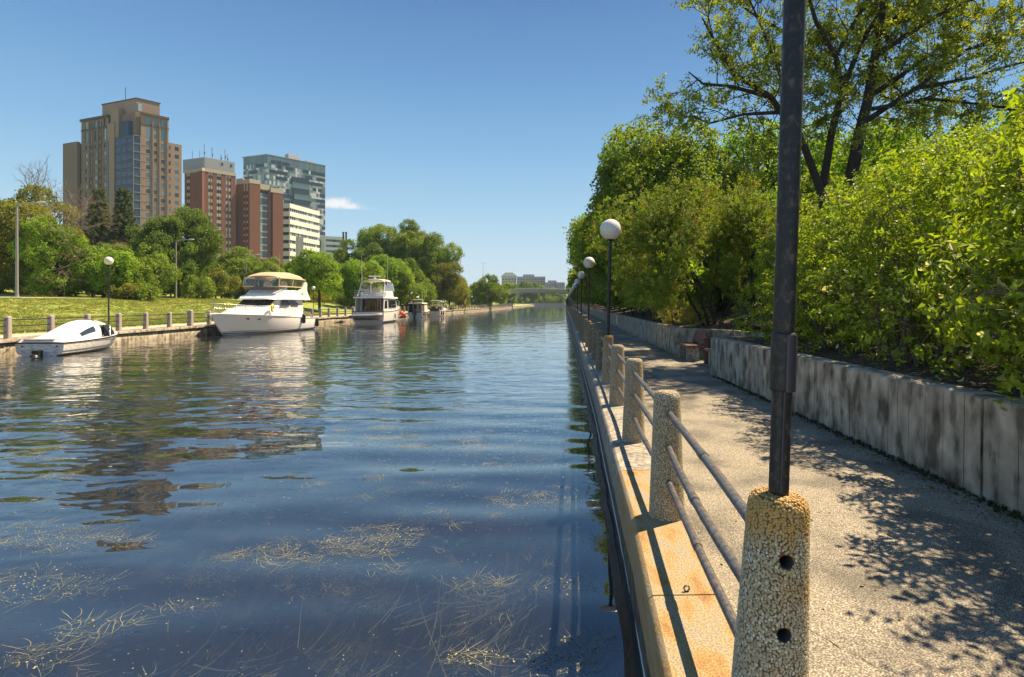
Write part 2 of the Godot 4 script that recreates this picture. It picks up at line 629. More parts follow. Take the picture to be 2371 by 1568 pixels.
func water() -> void:
	# one sheet; long low swell everywhere, short ripples where the breeze touches it
	var n1 := FastNoiseLite.new()
	n1.frequency = 0.35
	n1.fractal_octaves = 2
	var n2 := FastNoiseLite.new()
	n2.seed = 7
	n2.frequency = 2.1
	n2.fractal_octaves = 2
	var n3 := FastNoiseLite.new()
	n3.seed = 9
	n3.frequency = 0.16
	var ds := PackedFloat32Array()
	var d := 0.4
	while d < 500.0:
		ds.append(d)
		d *= 1.0062
		if d < 4.0:
			d = maxf(d, ds[-1] + 0.03)
	var C := 400
	var R := ds.size()
	var v := PackedVector3Array()
	var n := PackedVector3Array()
	v.resize(R * C)
	n.resize(R * C)
	var windy := PackedByteArray()
	windy.resize(R * C)
	for r in R:
		var a := ds[r]
		var x1 := rx(a, -0.24)
		var x0 := lx(a) - 0.05
		var fade := clampf(1.25 - a / 60.0, 0.0, 1.0)
		for k in C:
			var u := float(k) / (C - 1)
			var x := x1 + (x0 - x1) * (0.35 * u + 0.65 * pow(u, 2.4))
			var w := n3.get_noise_2d(x * 0.7, a * 0.8)
			var breeze := clampf((a - 7.0 - x * 0.3) / 14.0 + w * 0.6, 0.0, 1.0) * (1.0 if x < x1 - 2.5 else clampf((x1 - x) / 2.5, 0.25, 1.0))
			var y := n1.get_noise_2d(x * 0.5 + a * 0.18, a * 1.5) * 0.03 * clampf(1.3 - a / 45.0, 0.35, 1.0)
			if fade > 0.0:
				y += n2.get_noise_2d(x * 0.55 + a * 0.15, a * 1.35) * 0.0175 * breeze * fade
			var p := r * C + k
			v[p] = Vector3(x, WATER_Y + y, -a)
			windy[p] = 1 if rng.randf() < smoothstep(-1.0, 1.6, (a - 11.0 - x * 0.3) / 6.0 + n3.get_noise_2d(x * 0.8 + 40.0, a * 1.2) * 1.1) else 0
	for r in R:
		for k in C:
			var gx := v[r * C + mini(k + 1, C - 1)] - v[r * C + maxi(k - 1, 0)]
			var gz := v[mini(r + 1, R - 1) * C + k] - v[maxi(r - 1, 0) * C + k]
			var q := gx.cross(gz)
			n[r * C + k] = (q if q.y > 0 else -q).normalized()
	var m := ArrayMesh.new()
	for kind in 2:
		var i := PackedInt32Array()
		for r in R - 1:
			for k in C - 1:
				var a := r * C + k
				if windy[a] == kind:
					i.append_array(PackedInt32Array([a, a + 1, a + C, a + 1, a + C + 1, a + C]))
		var s := []
		s.resize(Mesh.ARRAY_MAX)
		s[Mesh.ARRAY_VERTEX] = v
		s[Mesh.ARRAY_NORMAL] = n
		s[Mesh.ARRAY_INDEX] = i
		m.add_surface_from_arrays(Mesh.PRIMITIVE_TRIANGLES, s)
		m.surface_set_material(kind, M.water if kind == 0 else M.rippled_water)
	var o := MeshInstance3D.new()
	o.name = "water"
	o.mesh = m
	add_child(o)
	o.set_meta("kind", "structure")
	o.set_meta("label", "blue rippled canal water between the two stone banks")
	o.set_meta("category", "water")
	# silt and sunken weed on the bed
	var g := MB.new()
	var rows := []
	var f := FastNoiseLite.new()
	f.frequency = 0.5
	f.fractal_octaves = 4
	d = 0.0
	while d < 500.0:
		var row := PackedVector3Array()
		for k in 70:
			var u := k / 69.0
			var x := rx(d, -0.24) + (lx(d) - rx(d)) * pow(u, 1.8)
			row.append(Vector3(x, -2.0 + f.get_noise_2d(x, d) * 0.5 + 0.3 * exp(-d / 6.0) + maxf(f.get_noise_2d(x * 1.4 + 31.0, d * 1.4) - 0.05, 0.0) * 2.6 * exp(-d / 7.0), -d))
		rows.append(row)
		d += 0.3 if d < 14.0 else 8.0
	g.grid(rows, false, false, false, true)
	struct("canal_bed", g, M.bed, "brown silty bed under the clear near water", "ground")


func strip(points: Array, d0: float, d1: float, n: int, side: int) -> MB:
	# a bar along a bank: cross-section points (offset from the line, height)
	var g := MB.new()
	var rows := []
	for k in n + 1:
		var d := lerpf(d0, d1, float(k) / n)
		var r := PackedVector3Array()
		for p in points:
			r.append(Vector3(rx(d, p.x) if side > 0 else lx(d, p.x), p.y, -d))
		rows.append(r)
	g.grid(rows, true, true, true)
	return g


func right_bank() -> void:
	var g := MB.new()
	var rows := []
	var d := -10.0
	var f := FastNoiseLite.new()
	f.frequency = 0.5
	while d < 520.0:
		var r := PackedVector3Array()
		var a := 0.12
		var b := wall_off(d) + 0.1
		if d > 13.2 and d < 18.3:
			b += 2.2
		for k in 13:
			var off := lerpf(a, b, k / 12.0)
			var x := rx(d, off)
			r.append(Vector3(x, -0.018 + f.get_noise_2d(x * 2.0, d * 2.0) * 0.012, -d))
		rows.append(r)
		d += 0.3 if d < 24.0 else 6.0
	g.grid(rows, false, false, false, true)
	struct("path", g, M.asphalt, "worn grey asphalt path between the railing and the retaining wall", "path")
	var road: MeshInstance3D = get_node("path")
	for c in [[Vector2(1.35, 3.35), Vector2(2.05, 1.9)], [Vector2(2.3, 4.6), Vector2(3.4, 4.45)], [Vector2(2.9, 7.1), Vector2(4.2, 6.9)], [Vector2(2.6, 9.6), Vector2(3.2, 8.0)]]:
		var at: Vector2 = c[0]
		var left := PackedVector3Array()
		var right := PackedVector3Array()
		for k in 26:
			var p := at.lerp(c[1], k / 25.0) + Vector2(rng.randfn(0, 0.012), rng.randfn(0, 0.012))
			var w := rng.randf_range(0.0012, 0.0035)
			var y := -0.0145 + f.get_noise_2d(p.x * 2.0, p.y * 2.0) * 0.012
			left.append(Vector3(p.x - w, y, -p.y))
			right.append(Vector3(p.x + w, y, -p.y + w))
		g = MB.new()
		g.grid([left, right], false, false, false, true)
		part("crack", g, flat("crack", 0.025, 0.022, 0.018, 0.95), road)
	# coping stones on the canal wall, one per bay
	var w := thing("canal_wall", "concrete canal wall carrying the near railing", "canal wall")
	w.set_meta("kind", "structure")
	var section := [Vector2(0.17, -0.5), Vector2(-0.265, -0.5), Vector2(-0.265, -0.5), Vector2(-0.28, -0.3), Vector2(-0.295, -0.1), Vector2(-0.293, -0.05), Vector2(-0.28, -0.018), Vector2(-0.255, 0.0), Vector2(-0.255, 0.0), Vector2(0.155, 0.006), Vector2(0.155, 0.006), Vector2(0.17, -0.01), Vector2(0.17, -0.01)]
	var bay := 2.42
	var at := 2.03 - bay * 3.5
	for k in 48:
		var d0 := at + k * bay
		var len := bay if k < 40 else bay * 8.0
		if k >= 40:
			d0 = at + 40 * bay + (k - 40) * len
		part("coping", strip(section, d0 + 0.006, d0 + len - 0.006, 6, 1), M.rust_concrete if k in [3, 4] else M.concrete, w)
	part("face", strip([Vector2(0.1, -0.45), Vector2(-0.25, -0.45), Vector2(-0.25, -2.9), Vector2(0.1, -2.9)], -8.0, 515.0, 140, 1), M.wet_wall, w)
	# pale bead, painting in the bright meniscus line at the water's edge
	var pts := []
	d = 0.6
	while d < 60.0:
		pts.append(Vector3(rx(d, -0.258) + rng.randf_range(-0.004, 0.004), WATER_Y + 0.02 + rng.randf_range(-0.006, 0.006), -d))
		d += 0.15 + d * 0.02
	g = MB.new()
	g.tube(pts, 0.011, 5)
	part("meniscus_line", g, flat("lime", 0.62, 0.62, 0.58, 0.8), w)  # pale colour stands in for the sky glint on the meniscus
	# board-marked retaining wall, cast in lengths with an open joint between
	var joints := [[-1.98, 4.9], [4.93, 13.45], [18.25, 25.0], [25.03, 32.0], [32.03, 39.0], [39.9, 52.0], [52.05, 75.0], [75.1, 130.0], [130.1, 300.0]]
	var names := ["retaining wall length at the picture's right edge", "long stained retaining wall length ending at the benches", "pale retaining wall length just past the benches", "dark retaining wall length behind the second lamp", "retaining wall length before the gap with steps", "retaining wall length past the gap with steps", "distant low retaining wall length", "farther low retaining wall length", "farthest low retaining wall length"]
	for k in joints.size():
		var j: Array = joints[k]
		var t := thing("retaining_wall", "board-marked concrete " + names[k], "wall", Vector3.ZERO, 0.0, "retaining walls along the path")
		wall_run(t, j[0], j[1], 0.87, k < 6)
	# angled back of the bench recess
	var t := thing("retaining_wall", "shaded concrete wall behind the two benches", "wall", Vector3.ZERO, 0.0, "retaining walls along the path")
	for s in [[Vector3(5.35, 0, -18.3), Vector3(6.55, 0, -16.4)], [Vector3(6.55, 0, -16.4), Vector3(6.75, 0, -13.55)], [Vector3(6.75, 0, -13.55), Vector3(5.05, 0, -13.3)]]:
		var a: Vector3 = s[0]
		var b: Vector3 = s[1]
		var n := int(a.distance_to(b) / 0.24) + 1
		for q in n:
			var p := a.lerp(b, (q + 0.5) / n)
			var u := (b - a).normalized()
			var e := MB.new()
			e.box(p + Vector3(0, 0.41, 0) + u.cross(Vector3.UP) * rng.randf_range(-0.006, 0.006), Vector3(a.distance_to(b) / n - 0.006, 0.94, 0.2), Basis(u, Vector3.UP, u.cross(Vector3.UP)))
			part("panel", e, M.wall, t)
	# leaves and grit gathered against the foot of the wall
	var where := []
	var tint := []
	g = MB.new()
	g.tri(Vector3(-0.5, 0, 0), Vector3(0, 0.12, 0.35), Vector3(0.5, 0.02, 0))
	g.tri(Vector3(-0.5, 0, 0), Vector3(0.5, 0.02, 0), Vector3(0, 0.1, -0.35))
	var leaf := g.mesh()
	for k in 5200:
		var a := 2.2 + 22.0 * pow(rng.randf(), 1.5)
		var off := wall_off(a) - 0.02 - absf(rng.randfn(0.0, 0.16))
		if k % 26 == 0:
			off = rng.randf_range(0.2, wall_off(a))
		if a > 13.2 and a < 18.3:
			off += rng.randf() * 1.4
		where.append(Transform3D(Basis.from_euler(Vector3(rng.randfn(0, 0.2), rng.randf() * TAU, rng.randfn(0, 0.2))).scaled(Vector3.ONE * rng.randf_range(0.012, 0.036)), Vector3(rx(a, off), -0.008, -a)))
		var c: Color = [Color(0.10, 0.075, 0.03), Color(0.16, 0.13, 0.05), Color(0.07, 0.09, 0.02), Color(0.28, 0.25, 0.12), Color(0.05, 0.04, 0.025)][rng.randi() % 5]
		tint.append(c)
	var o := scatter("leaf_litter", leaf, leafy("litter", 0.8, 0.2), where, tint)
	o.set_meta("label", "dry leaves and grit along the foot of the retaining wall")
	o.set_meta("category", "leaf litter")
	# moss tufts in the same gutter
	where = []
	tint = []
	for k in 900:
		var a := 3.0 + 10.0 * pow(rng.randf(), 1.2)
		var off := wall_off(a) - 0.015 - absf(rng.randfn(0.0, 0.05))
		where.append(Transform3D(Basis.from_euler(Vector3(0, rng.randf() * TAU, 0)).scaled(Vector3(1, rng.randf_range(0.4, 1.6), 1) * rng.randf_range(0.015, 0.04)), Vector3(rx(a, off), -0.02, -a)))
		tint.append(Color(0.045, 0.06, 0.015) * rng.randf_range(0.5, 1.5))
	g = MB.new()
	for k in 7:
		var b := Basis.from_euler(Vector3(rng.randfn(0, 0.5), rng.randf() * TAU, rng.randfn(0, 0.5)))
		g.tri(b * Vector3(-0.3, 0, 0), b * Vector3(0, 1, 0), b * Vector3(0.3, 0, 0))
	o = scatter("moss", g.mesh(), leafy("litter"), where, tint)
	o.set_meta("label", "dark moss tufts in the gutter under the retaining wall")
	o.set_meta("category", "moss")


func wall_run(t: Node3D, d0: float, d1: float, h: float, boards: bool) -> void:
	var d := d0
	while d < d1 - 0.001:
		var w := rng.randf_range(0.16, 0.30) if boards else 2.6
		if boards and d > 25.0:
			w *= 2.0
		if d1 < 0.0:
			w = 2.0
		var e := minf(d + w, d1)
		if d1 - e < 0.08:
			e = d1
		var off := rng.randf_range(-0.0025, 0.0025)
		var g := MB.new()
		var rows := []
		for a in [d + 0.003, e - 0.003]:
			var r := PackedVector3Array()
			var o := wall_off(a) + off
			for p in [Vector2(0.24, -0.3), Vector2(0.0, -0.3), Vector2(0.0, -0.3), Vector2(0.012, h - 0.03), Vector2(0.02, h - 0.012), Vector2(0.045, h), Vector2(0.045, h), Vector2(0.24, h + 0.004), Vector2(0.24, h + 0.004)]:
				r.append(Vector3(rx(a, o + p.x), p.y, -a))
			rows.append(r)
		g.grid(rows, true, true, true)
		part("panel", g, M.wall, t)
		d = e


func left_bank() -> void:
	var w := thing("canal_wall", "sunlit stained concrete wall of the far bank with broken coping", "canal wall")
	w.set_meta("kind", "structure")
	var d := -16.0
	var k := 0
	while d < 500.0:
		var len := 3.0 if d < 130.0 else 14.0
		var lip := rng.randf_range(-0.02, 0.03)
		part("coping", strip([Vector2(0.9, -0.01), Vector2(-0.06 - lip, 0.0), Vector2(-0.06 - lip, 0.0), Vector2(-0.09 - lip, -0.03), Vector2(-0.09 - lip, -0.15), Vector2(-0.09 - lip, -0.15), Vector2(0.9, -0.15)], d + 0.012, d + len - 0.012, 2, -1), M.left_wall, w)
		d += len
	part("face", strip([Vector2(0.8, -0.152), Vector2(0.05, -0.152), Vector2(0.02, -0.5), Vector2(0.0, -0.5), Vector2(0.0, -2.9), Vector2(0.8, -2.9)], -18.0, 505.0, 150, -1), M.left_wall, w)
	# the wall that closes the view at the bend
	var g := MB.new()
	g.box(Vector3(32, -0.2, -476), Vector3(60, 2.6, 0.8))
	var t := thing("end_wall", "long pale wall where the canal bends out of sight", "canal wall")
	part("wall", g, M.pale_concrete, t)


func bridge() -> void:
	var t := thing("bridge", "low arched concrete footbridge crossing the canal far off", "bridge", Vector3(12, 0, -268))
	var top := []
	var low := []
	for k in 41:
		var x := -26.0 + k * 1.3
		var y := 7.35 - 0.0022 * x * x
		top.append(Vector2(x, y))
		low.append(Vector2(x, y - 0.75 - 0.0012 * x * x))
	low.reverse()
	var g := MB.new()
	g.prism(PackedVector2Array(top + low), Transform3D(Basis.IDENTITY, Vector3(0, 0, -2)), 4.0)
	part("deck", g, rough_of("bridge_concrete", ntex([[0.3, 0.38, 0.35, 0.27], [0.7, 0.52, 0.48, 0.38]], 0.03, 91), Vector3.ONE * 0.1), t)
	for s in [-1.0, 1.0]:
		g = MB.new()
		for k in 40:
			var a: Vector2 = top[k]
			g.box(Vector3(a.x, a.y + 0.55, s * 1.9), Vector3(0.16, 1.1, 0.16))
		for k in 40:
			var a: Vector2 = top[k]
			var b: Vector2 = top[k + 1]
			g.tube([Vector3(a.x, a.y + 1.1, s * 1.9), Vector3(b.x, b.y + 1.1, s * 1.9)], 0.09, 5)
			g.box(Vector3((a.x + b.x) / 2, (a.y + b.y) / 2 + 0.45, s * 1.9), Vector3(1.1, 0.55, 0.05))
		part("parapet", g, M.bridge_concrete, t)
	for s in [-1.0, 1.0]:
		var under := []
		var over := []
		for k in 13:
			var u := k / 12.0
			var x: float = s * lerpf(14.5, 4.0, u)
			var y := lerpf(2.0, 6.3, sin(u * PI / 2))
			over.append(Vector2(x, y + 0.45))
			under.append(Vector2(x, y))
		under.reverse()
		g = MB.new()
		g.prism(PackedVector2Array(over + under), Transform3D(Basis.IDENTITY, Vector3(0, 0, -1.2)), 2.4)
		part("arch_rib", g, M.bridge_concrete, t)
		g = MB.new()
		g.box(Vector3(s * 16.0, 1.2, 0), Vector3(3.4, 4.0, 4.2))
		part("abutment", g, M.bridge_concrete, t)


func post_mesh() -> Mesh:
	if not clumps.has("post"):
		var g := MB.new()
		g.lathe([Vector2(0.138, -0.05), Vector2(0.136, 0.02), Vector2(0.118, 0.5), Vector2(0.101, 0.95), Vector2(0.097, 0.975), Vector2(0.086, 0.993), Vector2(0.065, 1.0), Vector2(0.0001, 1.004)], 28)
		clumps["post"] = g.mesh()
	return clumps["post"]


const SOCKETS := [0.30, 0.555, 0.80]


func cut_post(parent: Node3D) -> Node3D:
	# the nearest post, with open rail sockets where the next bay is missing
	var o := CSGPolygon3D.new()
	o.name = "post"
	o.mode = CSGPolygon3D.MODE_SPIN
	o.spin_sides = 36
	o.polygon = PackedVector2Array([Vector2(0, -0.05), Vector2(0.138, -0.05), Vector2(0.136, 0.02), Vector2(0.118, 0.5), Vector2(0.101, 0.95), Vector2(0.097, 0.975), Vector2(0.086, 0.993), Vector2(0.065, 1.0), Vector2(0, 1.004)])
	o.smooth_faces = true
	o.material = M.mortar
	for h in SOCKETS:
		var c := CSGCylinder3D.new()
		c.name = "socket"
		c.operation = CSGShape3D.OPERATION_SUBTRACTION
		c.radius = 0.0235
		c.height = 0.2
		c.sides = 24
		c.rotation.x = PI / 2
		c.position = Vector3(-0.012, h, 0.13)
		c.material = flat("socket", 0.035, 0.03, 0.025, 0.8)
		o.add_child(c, true)
	parent.add_child(o, true)
	return o


func post_radius(h: float) -> float:
	return along([[0.0, 0.137], [0.5, 0.118], [0.95, 0.101], [1.0, 0.097]], h)


func pebbles(parent: Node, keep: float, rusty: bool, holed := false) -> void:
	var g := MB.new()
	var rows := []
	for k in 4:
		var r := PackedVector3Array()
		for m in 7:
			var a := TAU * m / 7 + k * 0.2
			var q: Array = [[1.0, -0.2], [0.93, 0.22], [0.6, 0.48], [0.001, 0.55]][k]
			r.append(Vector3(cos(a) * q[0], q[1], sin(a) * q[0] * 0.82))
		rows.append(r)
	g.grid(rows, true)
	var where := []
	var tint := []
	var h := 0.004
	while h < 1.0:
		var rad := post_radius(h)
		if h > 0.95:
			rad = along([[0.95, 0.101], [0.975, 0.097], [0.993, 0.086], [1.0, 0.07]], h)
		var n := int(TAU * rad / 0.0104)
		for k in n:
			if rng.randf() > keep:
				continue
			var a := TAU * (k + rng.randf_range(-0.4, 0.4)) / n
			var y := h + rng.randf_range(-0.003, 0.003)
			if holed and sin(a) > 0.0 and SOCKETS.any(func(q): return Vector2(cos(a) * rad + 0.012, y - q).length() < 0.0265):
				continue
			var out := Vector3(cos(a), 0.04 if h < 0.94 else clampf((h - 0.94) * 16.0, 0, 1.5), sin(a)).normalized()
			var b := Basis(Quaternion(Vector3.UP, out)) * Basis(Vector3.UP, rng.randf() * TAU)
			where.append(Transform3D(b.scaled_local(Vector3(1, 0.75, 1) * rng.randf_range(0.0046, 0.0072)), Vector3(cos(a) * (rad - 0.0005), y, sin(a) * (rad - 0.0005))))
			tint.append(pebble_tint(h, a, rusty))
		h += 0.0084 if h < 0.945 else 0.0064
	for k in int(260 * keep):
		var q := sqrt(rng.randf()) * 0.075
		var a := rng.randf() * TAU
		where.append(Transform3D(Basis(Vector3.UP, rng.randf() * TAU).scaled_local(Vector3.ONE * rng.randf_range(0.0038, 0.006)), Vector3(cos(a) * q, 1.002 - q * q * 0.5, sin(a) * q)))
		tint.append(pebble_tint(1.0, a, rusty))
	scatter("pebbles", g.mesh(), M.pebble, where, tint, parent)


var stain := FastNoiseLite.new()


func pebble_tint(h: float, a: float, rusty: bool) -> Color:
	stain.frequency = 2.2
	var c := Color(0.52, 0.46, 0.32).lerp(Color(0.34, 0.28, 0.17), rng.randf())
	if rng.randf() < 0.12:
		c = Color(0.64, 0.60, 0.48)
	# rust washed down from the pole and round the rail sockets
	var s := stain.get_noise_3d(cos(a), h * 1.2, sin(a)) * 0.5
	if rusty:
		s += smoothstep(0.78, 1.0, h) * 1.3
		s += exp(-pow((h - 0.70) / 0.06, 2.0)) * maxf(cos(a - 0.9), 0.0) * 0.6
	s = clampf(s, 0, 1) * rng.randf_range(0.6, 1.1)
	return c.lerp(Color(0.50, 0.27, 0.035), clampf(s, 0, 0.85))


func railing_and_lamps() -> void:
	var bay := 2.42
	var t := thing("railing", "pebble-faced concrete posts joined by three steel rails beside the path", "railing")
	var spots := []
	for k in 118:
		var d := 2.03 + bay * k
		spots.append(Vector3(rx(d), 0.0, -d))
	for k in spots.size():
		var p: Node3D
		if k == 0:
			p = cut_post(t)
		else:
			p = part("post", post_mesh(), M.mortar if k < 5 else M.aggregate, t)
		p.position = spots[k] + (Vector3(0, rng.randf_range(-0.015, 0.01), 0) if k else Vector3.ZERO)
		p.rotation = Vector3(rng.randfn(0, 0.006), rng.randf() * TAU, rng.randfn(0, 0.006)) if k else Vector3(0, 0, -0.05)
		if k < 5:
			pebbles(p, 1.0, k % 4 == 0, k == 0)
	# rails: one per bay near by, longer lengths far away
	for k in spots.size() - 1:
		if k >= 36 and k % 4 != 0:
			continue
		var a: Vector3 = spots[k]
		var b: Vector3 = spots[mini(k + (4 if k >= 36 else 1), spots.size() - 1)]
		for h in [0.30, 0.575, 0.835]:
			var y := Vector3(0, h, 0)
			var pts := []
			var bend: float = rng.randf_range(-0.02, 0.02) if k != 0 else [-0.01, -0.035, 0.05][[0.30, 0.575, 0.835].find(h)]
			for m in 9:
				var u := m / 8.0
				pts.append(a.lerp(b, u) + y + Vector3(bend * sin(u * PI) * 0.6, -absf(bend) * sin(u * PI) * 0.5 * (1.0 if k < 5 else 0.3), 0))
			var g := MB.new()
			g.tube(pts, 0.0245, 12 if k < 8 else 6)
			if k < 6:
				# the coupling sleeve in mid bay
				var c: Vector3 = pts[4]
				var f: Vector3 = (pts[5] - pts[3]).normalized()
				g.tube([c - f * 0.05, c + f * 0.05], 0.028, 12)
			part("rail", g, M.rail_steel, t)
	# an eye bolt set in the coping
	var g := MB.new()
	var ring := []
	for k in 13:
		ring.append(Vector3(cos(TAU * k / 12) * 0.016, 0.016 + sin(TAU * k / 12) * 0.016, 0))
	g.tube(ring, 0.005, 6)
	var o := part("eye_bolt", g, flat("bolt", 0.2, 0.18, 0.15, 0.4, 0.7))
	o.position = Vector3(rx(3.28, -0.055), 0.005, -3.28)
	o.set_meta("label", "small steel eye bolt set in the rust-stained coping")
	o.set_meta("category", "eye bolt")
	var say := ["dark worn lamp pole on the rust-stained nearest post", "white globe lamp nearest the viewer, before the small reddish tree", "second complete globe lamp along the near railing", "third complete globe lamp along the near railing", "fourth complete globe lamp along the near railing"]
	for k in 29:
		var at: Vector3 = spots[k * 4]
		var l: String = say[k] if k < say.size() else "far globe lamp in the merging row along the near railing"
		var s := globe_lamp(at + Vector3(0.05 if k == 0 else 0.0, 1.0, 0), 1.98, l, "globe lamps along the near railing", k == 0)
		s.rotation = Vector3(0, 0, [-0.033, -0.024, -0.01][k] if k < 3 else rng.randfn(0, 0.006))


func globe_lamp(at: Vector3, h: float, label: String, group: String, close := false) -> Node3D:
	var t := thing("globe_lamp", label, "street lamp", at, 0.0, group)
	var key := "pole%d%s" % [int(h * 100), close]
	if not clumps.has(key):
		var g := MB.new()
		var n := 24 if close else 10
		g.lathe([Vector2(0.034, -0.01), Vector2(0.034, 0.37), Vector2(0.034, 0.37), Vector2(0.0345, 0.58), Vector2(0.037, 0.60), Vector2(0.037, h - 0.04), Vector2(0.028, h - 0.02), Vector2(0.022, h), Vector2(0.022, h + 0.03)], n)
		clumps[key] = g.mesh()
		g = MB.new()
		g.lathe([Vector2(0.022, h), Vector2(0.075, h + 0.012), Vector2(0.078, h + 0.03), Vector2(0.07, h + 0.045)], 18)
		clumps[key + "collar"] = g.mesh()
		g = MB.new()
		var p := []
		for k in 15:
			var a := -1.25 + (PI / 2 + 1.25) * k / 14.0
			p.append(Vector2(maxf(cos(a) * 0.219, 0.0001), h + 0.235 + sin(a) * 0.219))
		g.lathe(p, 28)
		clumps[key + "globe"] = g.mesh()
	part("pole", clumps[key], M.pole_paint, t)
	part("collar", clumps[key + "collar"], flat("black_metal", 0.015, 0.015, 0.015, 0.4), t)
	if not M.has("globe"):
		var m := StandardMaterial3D.new()
		m.albedo_color = lin(0.72, 0.68, 0.6)
		m.roughness = 0.3
		m.subsurf_scatter_enabled = true
		m.subsurf_scatter_strength = 0.25
		M["globe"] = m
	part("globe", clumps[key + "globe"], M.globe, t)
	if close:
		# sleeve over the joint, with its flat access cover turned to the path
		var g := MB.new()
		g.lathe([Vector2(0.0335, 0.372), Vector2(0.041, 0.374), Vector2(0.0415, 0.38), Vector2(0.0415, 0.575), Vector2(0.040, 0.58), Vector2(0.036, 0.583)], 28)
		part("sleeve", g, M.pole_paint, t)
		g = MB.new()
		var rows := []
		for y in [0.372, 0.375, 0.574, 0.577]:
			var r := PackedVector3Array()
			for k in 9:
				var a := lerpf(0.15, 1.75, k / 8.0)
				var rad: float = 0.0425 if y in [0.372, 0.577] else 0.0455
				r.append(Vector3(cos(a) * rad, y, sin(a) * rad))
			for k in 9:
				var a := lerpf(1.75, 0.15, k / 8.0)
				r.append(Vector3(cos(a) * 0.041, y, sin(a) * 0.041))
			rows.append(r)
		g.grid(rows, true, true, true)
		part("access_cover", g, flat("cover", 0.055, 0.052, 0.06, 0.4, 0.3), t)
		g = MB.new()
		g.tube([Vector3(-0.012, 0.372, 0.046), Vector3(-0.012, 0.02, 0.041)], 0.0035, 6)
		part("conduit", g, flat("cover", 0, 0, 0), t)
	return t


func benches() -> void:
	for k in 2:
		var l: String = ["red-brown slatted bench nearer the viewer in the wall recess", "red-brown slatted bench deeper in the wall recess"][k]
		var t := thing("bench", l, "bench", [Vector3(5.42, -0.02, -14.55), Vector3(5.35, -0.02, -17.0)][k], -0.08, "benches in the wall recess")
		for z in [-0.5, 0.5]:
			var g := MB.new()
			g.box(Vector3(0, 0.2, z), Vector3(0.34, 0.4, 0.13))
			part("leg", g, M.concrete, t)
		for q in 4:
			var g := MB.new()
			g.box(Vector3(-0.18 + q * 0.12, 0.44, 0), Vector3(0.108, 0.06, 1.5))
			part("seat_slat", g, M.bench_wood, t)
		for q in 4:
			var g := MB.new()
			g.box(Vector3(0.27 + q * 0.022, 0.56 + q * 0.085, 0), Vector3(0.035, 0.075, 1.5), Basis(Vector3.BACK, -0.25))
			part("back_slat", g, M.bench_wood, t)
		for z in [-0.5, 0.5]:
			var g := MB.new()
			g.box(Vector3(0.32, 0.62, z), Vector3(0.03, 0.55, 0.05), Basis(Vector3.BACK, -0.25))
			part("bracket", g, flat("black_metal", 0, 0, 0), t)
	var t := thing("litter_bin", "dark slatted litter bin between the two benches", "litter bin", Vector3(5.62, -0.02, -15.72))
	var g := MB.new()
	g.lathe([Vector2(0.2, 0.03), Vector2(0.2, 0.7), Vector2(0.17, 0.7), Vector2(0.17, 0.1)], 14)
	part("liner", g, flat("bin", 0.02, 0.014, 0.014, 0.6), t)
	for k in 18:
		var a := TAU * k / 18
		g = MB.new()
		g.box(Vector3(cos(a) * 0.22, 0.37, sin(a) * 0.22), Vector3(0.025, 0.72, 0.058), Basis(Vector3.UP, -a))
		part("slat", g, flat("bin_slat", 0.06, 0.03, 0.026, 0.6), t)


